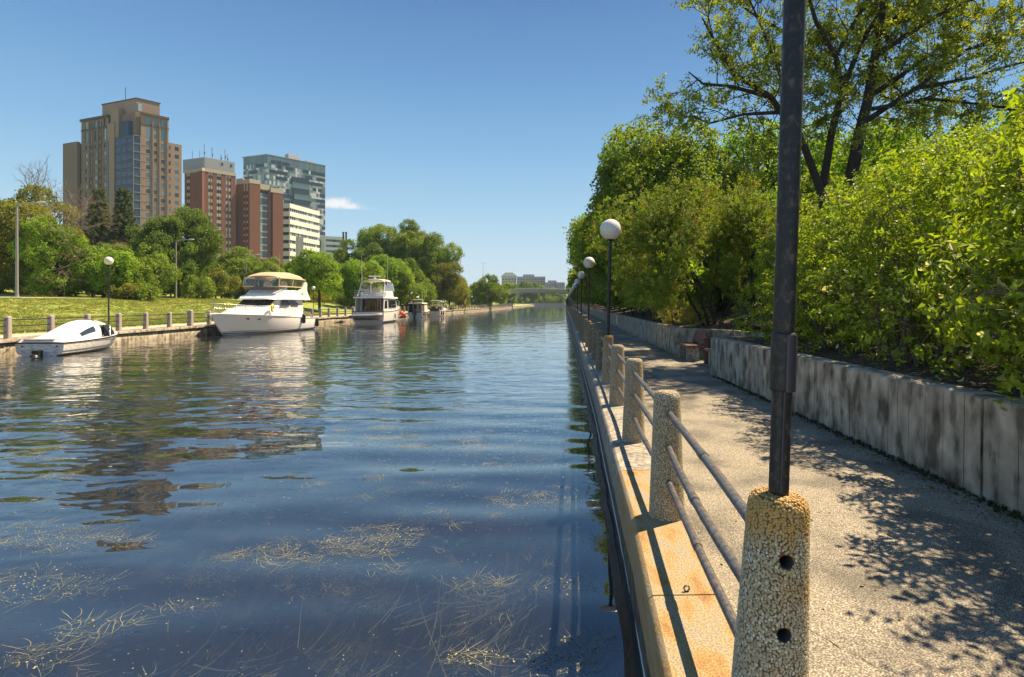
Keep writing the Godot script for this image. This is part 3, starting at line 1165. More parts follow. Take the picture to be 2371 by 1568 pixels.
func left_railing_and_lamps() -> void:
	var t := thing("railing", "pinkish square posts with three dark rails on the far bank", "railing")
	var g := MB.new()
	var rows := []
	for q in [[-0.05, 0.125], [1.0, 0.122], [1.0, 0.122], [1.06, 0.085], [1.06, 0.085], [1.07, 0.0001]]:
		var r := PackedVector3Array()
		for k in 8:
			var a := TAU * (k + 0.5) / 8
			var cut := 1.18 if k % 2 == 0 else 1.18
			r.append(Vector3(signf(cos(a)) * pow(absf(cos(a)), 0.55), 0, signf(sin(a)) * pow(absf(sin(a)), 0.55)) * q[1] * cut * 0.95 + Vector3(0, q[0], 0))
		rows.append(r)
	g.grid(rows, true, true, false)
	var pm := g.mesh()
	var stone := rough_of("granite", ntex([[0.3, 0.27, 0.22, 0.19], [0.7, 0.44, 0.38, 0.33]], 0.08, 95), Vector3.ONE * 0.8, 0.9)
	var iron := flat("dark_rail", 0.035, 0.036, 0.04, 0.5, 0.3)
	var spots := []
	var d := 26.5 - 2.43 * 8
	for k in 110:
		spots.append(Vector3(lx(d, 0.42), 0.0, -d))
		d += 2.43
	for k in spots.size():
		var p := part("post", pm, stone, t)
		p.position = spots[k]
		p.rotation.y = rng.randfn(0, 0.02)
		var big := 1.35 if k % 7 == 0 else 1.0
		p.scale = Vector3(big, 1.1 if big > 1 else 1.0 + rng.randfn(0, 0.01), big)
		if k + 1 < spots.size():
			if k >= 40 and k % 4 != 0:
				continue
			var b: Vector3 = spots[mini(k + (4 if k >= 40 else 1), spots.size() - 1)]
			for h in [0.28, 0.58, 0.88]:
				g = MB.new()
				g.tube([spots[k] + Vector3(0, h, 0), b + Vector3(0, h, 0)], 0.034, 6)
				part("rail", g, iron, t)
	var where := [[39.0, 4.85, "white globe lamp standing alone on the lawn above the runabout's bow"], [68.5, 2.6, "white globe lamp behind the white trawler yacht"], [92.0, 2.6, "white globe lamp above the small cabin boat on the far bank"], [108.0, 2.6, "white globe lamp above the boat with the blue-grey top"], [136.0, 2.6, "far globe lamp beside the pale patio canopy"], [152.0, 2.6, "far globe lamp just short of the round tree by the bridge"], [168.0, 2.6, "far globe lamp in front of the round tree by the bridge"]]
	for k in where.size():
		var a: float = where[k][0]
		var s := globe_lamp(Vector3(lx(a, where[k][1]), land_y(where[k][1], a) - 0.05, -a), 3.3 if k else 3.24, where[k][2], "globe lamps on the far bank")
		if k == 0:
			s.scale = Vector3.ONE * 1.3
	for k in 6:
		var a := 205.0 + k * 16.0
		globe_lamp(Vector3(lx(a, 2.0), 0, -a), 3.3, "tiny globe lamp on the far bank beneath the bridge", "globe lamps on the far bank")
	# roadside lamps
	var roads := [[Vector3(-44.1, 0, -50.0), 8.5, "tall grey street lamp at the picture's left edge"], [Vector3(-47.3, 0, -79.0), 8.3, "tall grey street lamp before the big round maple"], [Vector3(-48.6, 0, -102.5), 8.2, "tall grey street lamp between maple and cruiser"], [Vector3(-17.0, 0, -330.0), 24.0, "far two-armed lamp mast above the trees left of the bridge"]]
	for q in roads:
		var at: Vector3 = q[0]
		at.y = land_y(lx(-at.z) - at.x, -at.z) - 0.1
		var s := thing("street_lamp", q[2], "street lamp", at, 0.0, "tall street lamps on the far side")
		var h: float = q[1]
		g = MB.new()
		g.tube([Vector3(0, 0, 0), Vector3(0, 0.4, 0), Vector3(0, 0.41, 0), Vector3(0, h - 0.25, 0), Vector3(0, h, 0)], [0.17, 0.16, 0.13, 0.085, 0.07], 10)
		part("pole", g, flat("lamp_grey", 0.30, 0.285, 0.27, 0.5, 0.3), s)
		for side in [1.0, -1.0]:
			if side < 0 and h < 20:
				continue
			g = MB.new()
			g.tube([Vector3(0, h - 0.08, 0), Vector3(side * 0.9, h + 0.06, 0), Vector3(side * 1.8, h + 0.1, 0)], [0.075, 0.07, 0.06], 8)
			part("arm", g, M.lamp_grey, s)
			g = MB.new()
			g.ball(Vector3(side * 2.15, h + 0.12, 0), Vector3(0.45, 0.11, 0.2), 12)
			part("head", g, flat("lamp_head", 0.5, 0.49, 0.46, 0.4, 0.2), s)


const UU := Vector3(0.677, 0, -0.736)
const UW := Vector3(-0.932, 0, -0.362)
var panes := {}


func slab(g: MB, pts: Array, y0: float, y1: float) -> void:
	var p := PackedVector2Array()
	for q in pts:
		p.append(Vector2(q.x, q.z))
	g.prism(p, Transform3D(Basis(Vector3.RIGHT, Vector3.BACK, Vector3.UP), Vector3(0, y0, 0)), y1 - y0)


func outward(u: Vector3) -> Vector3:
	var o := Vector3(-u.z, 0, u.x) if u.x > 0 else Vector3(u.z, 0, -u.x)
	return o.normalized()


func fbox(g: MB, o: Vector3, u: Vector3, s0: float, s1: float, y0: float, y1: float, from: float, to: float) -> void:
	# a block on a facade: along u from s0 to s1, between two heights, between two depths (outwards positive)
	var q := outward(u)
	var b := Basis(u, Vector3.UP, u.cross(Vector3.UP))
	g.box(o + u * (s0 + s1) / 2 + Vector3(0, (y0 + y1) / 2, 0) + q * (from + to) / 2, Vector3(absf(s1 - s0), y1 - y0, absf(to - from)), b)


func window(t: Node3D, o: Vector3, u: Vector3, s0: float, s1: float, y0: float, y1: float, at: float, m: Material, called := "window") -> MeshInstance3D:
	var key := "%d_%d" % [roundi((s1 - s0) * 50), roundi((y1 - y0) * 50)]
	if not panes.has(key):
		var b := BoxMesh.new()
		b.size = Vector3(s1 - s0, y1 - y0, 0.06)
		panes[key] = b
	var w := part(called, panes[key], m, t)
	w.transform = Transform3D(Basis(u, Vector3.UP, u.cross(Vector3.UP)), o + u * (s0 + s1) / 2 + Vector3(0, (y0 + y1) / 2, 0) + outward(u) * at)
	return w


func facade(t: Node3D, o: Vector3, u: Vector3, s0: float, s1: float, y0: float, y1: float, cols: Array, wall: Material, glasses: Array, infill: Material = null, deep := 0.32) -> void:
	# cols: [from, to, [[sill, head], ...]] with everything between the openings walled in
	var g := MB.new()
	var at := s0
	for c in cols:
		if c[0] > at + 0.01:
			fbox(g, o, u, at, c[0], y0, y1, -deep, 0.0)
		var y := y0
		for r in c[2]:
			if r[0] > y:
				if infill:
					fpart(t, "spandrel", o, u, c[0], c[1], y, r[0], -deep, -0.08, infill)
				else:
					fbox(g, o, u, c[0], c[1], y, r[0], -deep, -0.003)
			window(t, o, u, c[0], c[1], r[0], r[1], -deep + 0.04, glasses[rng.randi() % glasses.size()])
			y = r[1]
		if y < y1:
			if infill:
				fpart(t, "spandrel", o, u, c[0], c[1], y, y1, -deep, -0.08, infill)
			else:
				fbox(g, o, u, c[0], c[1], y, y1, -deep, -0.003)
		at = c[1]
	if at < s1:
		fbox(g, o, u, at, s1, y0, y1, -deep, 0.0)
	part("wall", g, wall, t)


func fpart(t: Node3D, called: String, o: Vector3, u: Vector3, s0: float, s1: float, y0: float, y1: float, from: float, to: float, m: Material) -> void:
	# one facade block as a part of its own; blocks of one size share a mesh
	var key := "b%d_%d_%d" % [roundi((s1 - s0) * 50), roundi((y1 - y0) * 50), roundi((to - from) * 50)]
	if not panes.has(key):
		var b := BoxMesh.new()
		b.size = Vector3(s1 - s0, y1 - y0, to - from)
		panes[key] = b
	var w := part(called, panes[key], m, t)
	w.transform = Transform3D(Basis(u, Vector3.UP, u.cross(Vector3.UP)), o + u * (s0 + s1) / 2 + Vector3(0, (y0 + y1) / 2, 0) + outward(u) * (from + to) / 2)


func floors(first: float, step: float, n: int, h: float) -> Array:
	var r := []
	for k in range(n - 1, -1, -1):
		r.append([first - step * k - h / 2, first - step * k + h / 2])
	return r


func buildings() -> void:
	var tan := rough_of("tan_brick", ntex([[0.3, 0.25, 0.175, 0.133], [0.7, 0.33, 0.236, 0.182]], 0.05, 101, 512, 5), Vector3(0.12, 0.5, 0.12), 0.9)
	var brown := rough_of("brown_shaded_brick", ntex([[0.3, 0.17, 0.122, 0.095], [0.7, 0.235, 0.172, 0.135]], 0.05, 102), Vector3(0.12, 0.5, 0.12), 0.9)  # brown trim brick, also tan brick darkened for the shaded left face
	var red := rough_of("red_brick", ntex([[0.25, 0.15, 0.062, 0.042], [0.75, 0.24, 0.105, 0.072]], 0.05, 103, 512, 5), Vector3(0.1, 0.6, 0.1), 0.9)
	var panel := rough_of("cream_panel", ntex([[0.3, 0.40, 0.36, 0.27], [0.7, 0.50, 0.45, 0.35]], 0.03, 104), Vector3.ONE * 0.1, 0.85)
	var navy := flat("navy_glass", 0.012, 0.02, 0.05, 0.06)
	var dusk := flat("dusk_glass", 0.03, 0.045, 0.06, 0.08)
	var teal := flat("teal_glass", 0.12, 0.24, 0.28, 0.12)
	var pale := flat("pale_glass", 0.30, 0.38, 0.42, 0.2)
	var steel := flat("grey_sheet", 0.30, 0.32, 0.33, 0.5, 0.1)
	var white := rough_of("white_panel", ntex([[0.3, 0.64, 0.61, 0.54], [0.7, 0.74, 0.72, 0.66]], 0.03, 105), Vector3.ONE * 0.1, 0.8)
	for m in [navy, dusk, teal, pale]:
		m.metallic_specular = 0.7
	tan_tower(tan, brown, navy, dusk, teal, pale)
	brick_tower(red, panel, dusk, pale, steel)
	brick_block(red, panel, dusk, teal)
	white_block(white, dusk, pale)
	glass_tower(white)
	# low white building and boiler stacks seen past the glass tower
	var t := thing("low_building", "low white building peeping past the glass tower", "building")
	var g := MB.new()
	slab(g, [Vector3(-160, 0, -440), Vector3(-143, 0, -428), Vector3(-130, 0, -436), Vector3(-147, 0, -452)], 5.0, 52.6)
	part("wall", g, white, t)
	for k in 3:
		window(t, Vector3(-143, 0, -428), Vector3(0.85, 0, -0.52).normalized(), 1.0, 13.0, 48.5 - k * 4.2, 50.2 - k * 4.2, 0.04, dusk)
	for k in 2:
		t = thing("chimney", ["dark steel flue above the trees, nearer the glass tower", "dark steel flue above the trees, farther from the glass tower"][k], "chimney", Vector3(-126.2 + k * 2.1, 5, -420), 0.0, "twin flues above the trees")
		g = MB.new()
		g.lathe([Vector2(0.75, 0), Vector2(0.7, 49.0), Vector2(0.8, 49.0), Vector2(0.8, 49.6), Vector2(0.55, 49.6)], 12)
		part("stack", g, flat("flue", 0.03, 0.035, 0.045, 0.5), t)
	# blocks far beyond the bridge
	far_blocks(panel, dusk)


func tan_tower(tan: Material, brown: Material, navy: Material, dusk: Material, teal: Material, pale: Material) -> void:
	var o := Vector3(-138.06, 0, -205)
	var t := thing("tan_tower", "tall tan brick tower with blue glass corner and stepped roof", "tower")
	var g := MB.new()
	var i := 0.36
	slab(g, [o + UU * 1 + UW * 1, o + UU * 10.8 + UW * 0.7, o + UU * 10.8 + UW * 29.0, o + UU * 0.6 + UW * 29.0], 3.0, 71.6)
	slab(g, [o + UU * 10.8 + UW * 1.2, o + UU * 15.5 + UW * 1.2, o + UU * 15.5 + UW * 26.0, o + UU * 10.8 + UW * 26.0], 3.0, 62.3)
	slab(g, [o + UU * 0.8 + UW * 29.0, o + UU * 9.0 + UW * 29.0, o + UU * 9.0 + UW * 38.5, o + UU * 0.8 + UW * 38.5], 3.0, 63.1)
	part("core", g, brown, t)
	var rows := floors(60.8, 2.96, 15, 1.45)
	var shaft := rows + [[62.7, 67.0], [68.0, 70.7]]
	var side := rows + [[63.05, 64.5], [66.0, 67.5], [68.0, 70.7]]
	var glasses := [dusk, dusk, teal, teal, pale]
	facade(t, o, UU, 2.17, 11.2, 3.0, 71.0, [[3.8, 5.2, shaft], [6.35, 7.4, side], [8.65, 9.95, shaft]], tan, glasses)
	facade(t, o - outward(UU) * 0.7, UU, 11.2, 15.9, 3.0, 62.7, [[11.3, 12.1, rows], [13.5, 14.85, rows]], tan, glasses)
	facade(t, o, UW, 13.9, 29.4, 3.0, 71.0, [[15.2, 16.6, shaft], [18.2, 19.1, side], [20.4, 21.9, shaft], [23.2, 24.1, side], [25.8, 27.2, shaft]], brown, [dusk, dusk, pale, teal])  # left face takes the darker copy, its shade put into the colour
	g = MB.new()
	fbox(g, o, UW, 30.4, 38.9, 3.0, 63.5, -0.3, 0.9)
	part("wing_wall", g, brown, t)
	# brick fins beside the recessed window bays
	for s in [5.75, 8.0, 10.5]:
		fpart(t, "fin", o, UU, s, s + 0.3, 3.0, 70.0, 0.0, 0.28, brown)
	for s in [17.6, 19.3, 22.6, 24.3]:
		fpart(t, "fin", o, UW, s, s + 0.3, 3.0, 70.0, 0.0, 0.3, brown)
	g = MB.new()
	for s in [[UU, 2.17, 11.3], [UW, 13.9, 29.5]]:
		for y in [[71.0, 71.9, -0.6, 0.55], [67.3, 67.9, 0.0, 0.12]]:
			g = MB.new()
			fbox(g, o, s[0], s[1], s[2], y[0], y[1], y[2], y[3])
			part("cornice", g, flat("dark_brown", 0.085, 0.06, 0.042, 0.8), t)
	# thin brown joint bands at each floor
	for k in 12:
		fpart(t, "string_course", o, UU, 2.17, 11.2, 59.6 - k * 2.96, 59.7 - k * 2.96, 0.0, 0.05, brown)
		fpart(t, "string_course", o, UW, 13.9, 29.4, 59.6 - k * 2.96, 59.7 - k * 2.96, 0.0, 0.05, brown)
	# glazed stair tower on the corner
	var c := o + outward(UU) * 0.5 + outward(UW) * 0.5
	g = MB.new()
	slab(g, [c, c + UU * 2.4, c + UU * 2.4 + UW * 9.3, c + UW * 9.3], 3.0, 62.4)
	slab(g, [c + UU * 0.4 + UW * 3.0, c + UU * 2.6 + UW * 3.0, c + UU * 2.6 + UW * 7.4, c + UU * 0.4 + UW * 7.4], 62.4, 68.4)
	part("glazed_core", g, flat("stair_glass", 0.015, 0.022, 0.045, 0.15), t)
	var sp := flat("stair_spandrel", 0.045, 0.055, 0.08, 0.5)
	var fr := flat("stair_frame", 0.22, 0.23, 0.24, 0.5)
	for k in 16:
		var y := 61.6 - k * 2.96
		fpart(t, "spandrel", c, UU, 0.0, 2.4, y, y + 1.0, 0.0, 0.1, sp)
		fpart(t, "spandrel", c, UW, 0.0, 9.3, y, y + 1.15, 0.0, 0.1, sp)
		fpart(t, "balcony_bar", c, UU, 0.2, 2.2, y + 1.0, y + 1.25, 0.0, 0.22, fr)
	for s in [0.0, 3.1, 6.2, 9.2]:
		fpart(t, "mullion", c, UW, s, s + 0.12, 3.0, 62.4, 0.0, 0.13, sp)
	for s in [0.0, 2.2]:
		fpart(t, "frame_post", c, UU, s, s + 0.2, 3.0, 62.5, 0.0, 0.2, fr)
	for k in 16:
		var y := 59.85 - k * 2.96
		for s in 3:
			window(t, c, UW, 0.15 + s * 3.1, 3.0 + s * 3.1, y, y + 1.75, 0.06, navy)
		window(t, c, UU, 0.25, 2.15, y, y + 1.7, 0.06, dusk if k % 3 else navy)
	# tall tan slabs framing the stair, and the penthouse
	fpart(t, "stair_slab", o, UW, 9.8, 13.7, 3.0, 68.5, -0.6, 0.55, tan)
	fpart(t, "stair_slab", o, UW, 8.0, 12.4, 62.6, 73.6, -1.6, 0.2, tan)
	fpart(t, "stair_slab", o, UW, 1.0, 8.0, 62.5, 69.5, -4.0, -2.0, tan)
	g = MB.new()
	fbox(g, o, UW, 12.9, 13.5, 3.0, 62.0, 0.55, 0.62)
	part("glass_strip", g, navy, t)
	g = MB.new()
	var p := o + UU * 2.0 + UW * 2.0
	slab(g, [p, p + UU * 7.5, p + UU * 7.5 + UW * 19.0, p + UW * 19.0], 71.5, 77.0)
	part("penthouse", g, tan, t)
	g = MB.new()
	slab(g, [p - UU * 0.2 - UW * 0.2, p + UU * 7.7 - UW * 0.2, p + UU * 7.7 + UW * 19.2, p - UU * 0.2 + UW * 19.2], 77.0, 77.4)
	part("penthouse_roof", g, M.dark_brown, t)
	g = MB.new()
	fbox(g, p, UU, 0.4, 1.6, 72.6, 75.4, 0.0, 0.1)
	part("louvre", g, pale, t)
	g = MB.new()
	g.tube([p + UW * 6.0 + Vector3(0, 77, 0), p + UW * 6.0 + Vector3(0, 82, 0)], 0.1, 5)
	part("antenna", g, flat("black_metal", 0, 0, 0), t)


func brick_tower(red: Material, panel: Material, dusk: Material, pale: Material, steel: Material) -> void:
	var o := Vector3(-137.06, 0, -250)
	var t := thing("brick_tower", "red brick tower with cream window strips and rooftop aerials", "tower")
	var g := MB.new()
	slab(g, [o + UU * 0.5 + UW * 0.5, o + UU * 13.0 + UW * 0.5, o + UU * 13.0 + UW * 12.0, o + UU * 0.5 + UW * 12.0], 3.0, 61.0)
	part("core", g, red, t)
	var rows := floors(58.1, 3.03, 15, 1.55)
	facade(t, o, UU, 0.0, 13.49, 3.0, 61.5, [[1.75, 2.55, rows], [2.8, 3.45, rows], [5.25, 6.15, rows], [6.2, 7.1, rows], [9.15, 9.9, rows], [10.45, 11.3, rows]], red, [dusk, dusk, dusk, pale], panel, 0.5)
	facade(t, o, UW, 0.0, 12.2, 3.0, 61.0, [[8.95, 9.8, rows], [10.05, 10.9, rows]], red, [dusk], panel, 0.5)
	# the stair shaft between the two wings stands forward
	g = MB.new()
	fbox(g, o, UW, -0.05, 2.5, 3.0, 60.3, 0.0, 1.1)
	part("stair_shaft", g, red, t)
	for s in [[UU, -0.1, 13.6, 0.15, 61.7], [UW, -0.1, 12.3, 0.15, 61.65], [UW, -0.2, 2.7, 1.25, 61.6]]:
		fpart(t, "parapet", o, s[0], s[1], s[2], 60.2, s[4], -0.6, s[3], panel)
	g = MB.new()
	var p := o + UU * 1.5 + UW * 2.0
	slab(g, [p, p + UU * 13.0, p + UU * 13.0 + UW * 13.5, p + UW * 13.5], 61.0, 67.0)
	part("plant_room", g, steel, t)
	for s in [[0.5, 66.9, 6.2], [3.8, 66.9, 5.2], [7.6, 66.9, 3.0], [9.4, 66.9, 5.6], [10.4, 66.9, 3.4]]:
		var a: Vector3 = p + UU * s[0] + UW * 1.0 + Vector3(0, s[1], 0)
		g = MB.new()
		g.tube([a, a + Vector3(0, s[2] * 0.5, 0), a + Vector3(0, s[2], 0)], [0.14, 0.1, 0.16], 6)
		g.box(a + Vector3(0.2, s[2] * 0.35, 0), Vector3(0.5, 1.1, 0.3))
		part("aerial", g, flat("aerial", 0.18, 0.19, 0.2, 0.5, 0.3), t)
	for s in [3.0, 7.5]:
		var a: Vector3 = p + UW * s + Vector3(0, 66.9, 0)
		g = MB.new()
		g.tube([a, a + Vector3(0, 3.6, 0)], [0.12, 0.08], 6)
		part("aerial", g, M.aerial, t)
	for s in [7.0, 11.0]:
		window(t, p, UU, s, s + 0.9, 64.6, 65.8, 0.05, dusk, "vent")


func brick_block(red: Material, panel: Material, dusk: Material, teal: Material) -> void:
	var o := Vector3(-122.43, 0, -262)
	var t := thing("brick_block", "shorter red brick block with a glazed stair between two blank piers", "tower")
	var g := MB.new()
	slab(g, [o + UU * 0.8 + UW * 1.9, o + UU * 15.6 + UW * 1.9, o + UU * 15.6 + UW * 10.0, o + UU * 0.8 + UW * 10.0], 3.0, 56.5)
	part("core", g, flat("dark_recess", 0.10, 0.06, 0.045, 0.8), t)
	var slots := []
	var y := 10.0
	while y < 55.0:
		slots.append([y, y + 2.0])
		y += 3.0
	facade(t, o, UW, 0.0, 8.6, 3.0, 57.4, [[1.23, 2.0, slots], [3.0, 3.7, slots]], red, [dusk], panel, 0.7)
	fpart(t, "pier", o, UU, 0.0, 4.9, 3.0, 57.6, -1.75, 0.0, red)
	fpart(t, "pier", o, UU, 8.82, 10.37, 3.0, 55.2, -1.75, -1.0, red)
	fpart(t, "pier", o, UU, 10.95, 16.02, 3.0, 54.8, -1.75, 0.0, red)
	fpart(t, "parapet", o, UU, -0.1, 5.0, 57.6, 59.6, -1.6, 0.1, panel)
	fpart(t, "parapet", o, UU, 5.0, 9.9, 55.6, 58.2, -1.7, -0.9, panel)
	fpart(t, "parapet", o, UU, 9.9, 16.2, 54.8, 57.0, -1.7, 0.1, panel)
	fpart(t, "parapet", o, UW, -0.1, 4.6, 57.4, 59.55, -1.6, 0.1, panel)
	fpart(t, "parapet", o, UW, 4.6, 8.7, 57.4, 60.2, -1.6, -0.3, panel)
	y = 54.0
	var k := 0
	while y > 8.0:
		var h := 1.7 if k % 2 == 0 else 2.7
		window(t, o, UU, 4.95, 6.4, y - h, y, -1.25, teal if k % 3 != 2 else M.pale_glass)
		window(t, o, UU, 6.5, 8.8, y - h, y, -1.3, dusk)
		fpart(t, "spandrel", o, UU, 4.92, 8.8, y - h - 0.85, y - h - 0.1, -1.5, -1.15, panel)
		window(t, o, UU, 10.4, 10.93, y - h, y + 0.5, -1.1, dusk)
		y -= h + 0.95
		k += 1


func white_block(white: Material, dusk: Material, pale: Material) -> void:
	var o := Vector3(-114.9, 0, -290)
	var u := Vector3(0.233, 0, -0.972).normalized()
	var w := Vector3(-0.99, 0, -0.1).normalized()
	var t := thing("white_block", "cream office block with long bands of windows", "building")
	var g := MB.new()
	slab(g, [o + u * 0.5 + w * 0.5, o + u * 26.3 + w * 0.5, o + u * 26.3 + w * 14.0, o + u * 0.5 + w * 14.0], 3.0, 52.0)
	part("core", g, dusk, t)
	var bar := flat("mullion", 0.42, 0.42, 0.4, 0.6)
	for k in 11:
		var top := 53.0 - k * 4.12
		var gap := k >= 4
		if gap:
			fpart(t, "spandrel_band", o, u, 0.0, 4.7, top - 2.4, top, -0.5, 0.35, white)
			fpart(t, "spandrel_band", o, u, 11.5, 26.8, top - 2.4, top, -0.5, 0.35, white)
		else:
			fpart(t, "spandrel_band", o, u, 0.0, 26.8, top - 2.4, top, -0.5, 0.35, white)
		fpart(t, "spandrel_band", o, w, -0.3, 9.0, top - 2.4, top, -0.5, 0.35, white)
		for s in 16:
			if gap and s * 1.65 + 1.5 > 4.7 and s * 1.65 < 11.4:
				continue
			window(t, o, u, 0.25 + s * 1.65, 1.5 + s * 1.65, top - 4.1, top - 2.42, -0.15, [dusk, dusk, pale][rng.randi() % 3])
			fpart(t, "mullion", o, u, s * 1.65 - 0.05, s * 1.65 + 0.2, top - 4.12, top - 2.4, -0.4, 0.0, bar)
	for s in 6:
		fpart(t, "curtain_mullion", o, u, 4.9 + s * 1.1, 5.1 + s * 1.1, 3.0, 37.0, -0.3, 0.1, bar)
	g = MB.new()
	fbox(g, o, u, 4.7, 11.5, 3.0, 36.9, -0.45, -0.25)
	part("curtain_wall", g, flat("green_glass", 0.16, 0.24, 0.24, 0.15), t)


func glass_tower(white: Material) -> void:
	var o := Vector3(-174.46, 0, -400)
	var t := thing("glass_tower", "glass tower chequered with white and grey panels behind the brick blocks", "tower")
	var g := MB.new()
	slab(g, [o + UU * 0.5 + UW * 0.5, o + UU * 44.5 + UW * 0.5, o + UU * 44.5 + UW * 23.0, o + UU * 0.5 + UW * 23.0], 3.0, 106.5)
	part("core", g, flat("tower_core", 0.03, 0.04, 0.045, 0.2), t)
	var kinds := [flat("tower_dark", 0.03, 0.045, 0.06, 0.08), flat("tower_green", 0.12, 0.20, 0.21, 0.12), flat("tower_grey", 0.27, 0.31, 0.34, 0.35), flat("tower_pale", 0.55, 0.58, 0.60, 0.4), flat("tower_mid", 0.11, 0.155, 0.185, 0.12)]
	var sets := [MB.new(), MB.new(), MB.new(), MB.new(), MB.new()]
	var r := RandomNumberGenerator.new()
	r.seed = 77
	for face in [[UU, 45.0], [UW, 23.7]]:
		var u: Vector3 = face[0]
		var n := int(face[1] / 1.5)
		# crown of tall translucent fins
		for s in n:
			fbox(sets[1 if r.randf() < 0.62 else 4], o, u, s * 1.5, s * 1.5 + 1.42, 101.3, 107.4, -0.2, 0.0)
		var y := 101.2
		var row := 0
		while y > 10.0:
			var h := 2.6 if row % 2 == 0 else 1.5
			var s := 0
			while s < n:
				var wide := 1
				var kind: int
				var q := r.randf()
				if u == UU and s in range(12, 21) and y < 95.0 and y > 62.0:
					kind = [0, 0, 4, 1][(row + 1) % 4]
					wide = 9
				elif row % 2 == 0:
					kind = 0 if q < 0.3 else (2 if q < 0.55 else (3 if q < 0.74 else (4 if q < 0.9 else 1)))
					wide = r.randi_range(2, 4) if kind == 0 else 1
				else:
					kind = 2 if q < 0.34 else (3 if q < 0.5 else (1 if q < 0.72 else 4))
					wide = r.randi_range(1, 2)
				wide = mini(wide, n - s)
				var deep := -0.12 if kind == 0 else 0.0
				fbox(sets[kind], o, u, s * 1.5, (s + wide) * 1.5 - 0.08, y - h + 0.07, y, -0.25, deep + (1.2 if wide == 9 else 0.0))
				s += wide
			y -= h
			row += 1
	for k in 5:
		var p := part("cladding", sets[k], kinds[k], t)
		p.set_meta("kind", "stuff")
	g = MB.new()
	fbox(g, o, UU, -0.3, 45.3, 107.3, 107.7, -1.0, 0.2)
	fbox(g, o, UW, -0.3, 24.0, 107.3, 107.7, -1.0, 0.2)
	part("roof_edge", g, kinds[2], t)
	for b in [[17.0, 25.5, 107.4, 112.0], [31.5, 37.5, 107.4, 109.6]]:
		g = MB.new()
		fbox(g, o, UU, b[0], b[1], b[2], b[3], -9.0, -3.0)
		part("roof_plant", g, flat("roof_plant", 0.5, 0.5, 0.48, 0.6), t)
	var tm := TextMesh.new()
	tm.text = "uOttawa"
	var font := SystemFont.new()
	font.font_names = PackedStringArray(["Droid Sans"])
	tm.font = font
	tm.font_size = 64
	tm.pixel_size = 0.058
	tm.depth = 0.3
	var s := part("lettering", tm, kinds[0], t)
	s.transform = Transform3D(Basis(UU, Vector3.UP, UU.cross(Vector3.UP)), o + UU * 10.0 + Vector3(0, 103.4, 0) + outward(UU) * 0.25)
	if s.transform.basis.z.dot(outward(UU)) < 0:
		s.transform.basis = Basis(-UU, Vector3.UP, (-UU).cross(Vector3.UP))


func far_blocks(panel: Material, dusk: Material) -> void:
	var stone := flat("far_stone", 0.48, 0.43, 0.36, 0.9)
	var grey := flat("far_grey", 0.34, 0.33, 0.31, 0.9)
	var list := [
		["far pale apartment house with white roof, leftmost beyond the bridge", Vector3(-14, 0, -760), 20.0, 16.0, 37.0, stone, true],
		["far grey apartment slab beyond the middle of the bridge", Vector3(7, 0, -800), 40.0, 16.0, 38.5, grey, false],
		["far low grey block beyond the bridge, next to the dark trees", Vector3(50, 0, -900), 34.0, 16.0, 34.0, grey, false]]
	for q in list:
		var at: Vector3 = q[1]
		var w: float = q[2]
		var h: float = q[4]
		var t := thing("far_building", q[0], "building", at, 0.0, "blocks far beyond the bridge")
		var g := MB.new()
		g.box(Vector3(w / 2, h / 2, 0), Vector3(w, h, q[3]))
		g.box(Vector3(w * 0.75, h / 2, 5), Vector3(w * 0.28, h * 0.98, 16))
		part("wall", g, q[5], t)
		for r in 6:
			for c in int(w / 4.0):
				window(t, Vector3(0, 0, q[3] / 2), Vector3.RIGHT, 1.0 + c * 4.0, 3.2 + c * 4.0, h - 5.0 - r * 3.4, h - 3.2 - r * 3.4, 0.05 if c * 4.0 < w * 0.58 else 5.2, dusk)
		g = MB.new()
		if q[6]:
			g.prism(PackedVector2Array([Vector2(-1, h), Vector2(w + 1, h), Vector2(w - 5, h + 5), Vector2(5, h + 5)]), Transform3D(Basis.IDENTITY, Vector3(0, 0, -9)), 18.0)
			part("roof", g, flat("white_roof", 0.6, 0.6, 0.6, 0.7), t)
		else:
			g.box(Vector3(w * 0.42, h + 1.6, 0), Vector3(w * 0.4, 3.2, 8))
			part("plant_room", g, q[5], t)


func mix_station(st: Array, z: float) -> Array:
	for k in st.size() - 1:
		var a: Array = st[k]
		var b: Array = st[k + 1]
		if z <= a[0] and z >= b[0]:
			var u: float = (z - a[0]) / (b[0] - a[0])
			var r := []
			for m in 6:
				r.append(lerpf(a[m], b[m], u))
			return r
	return st[-1]


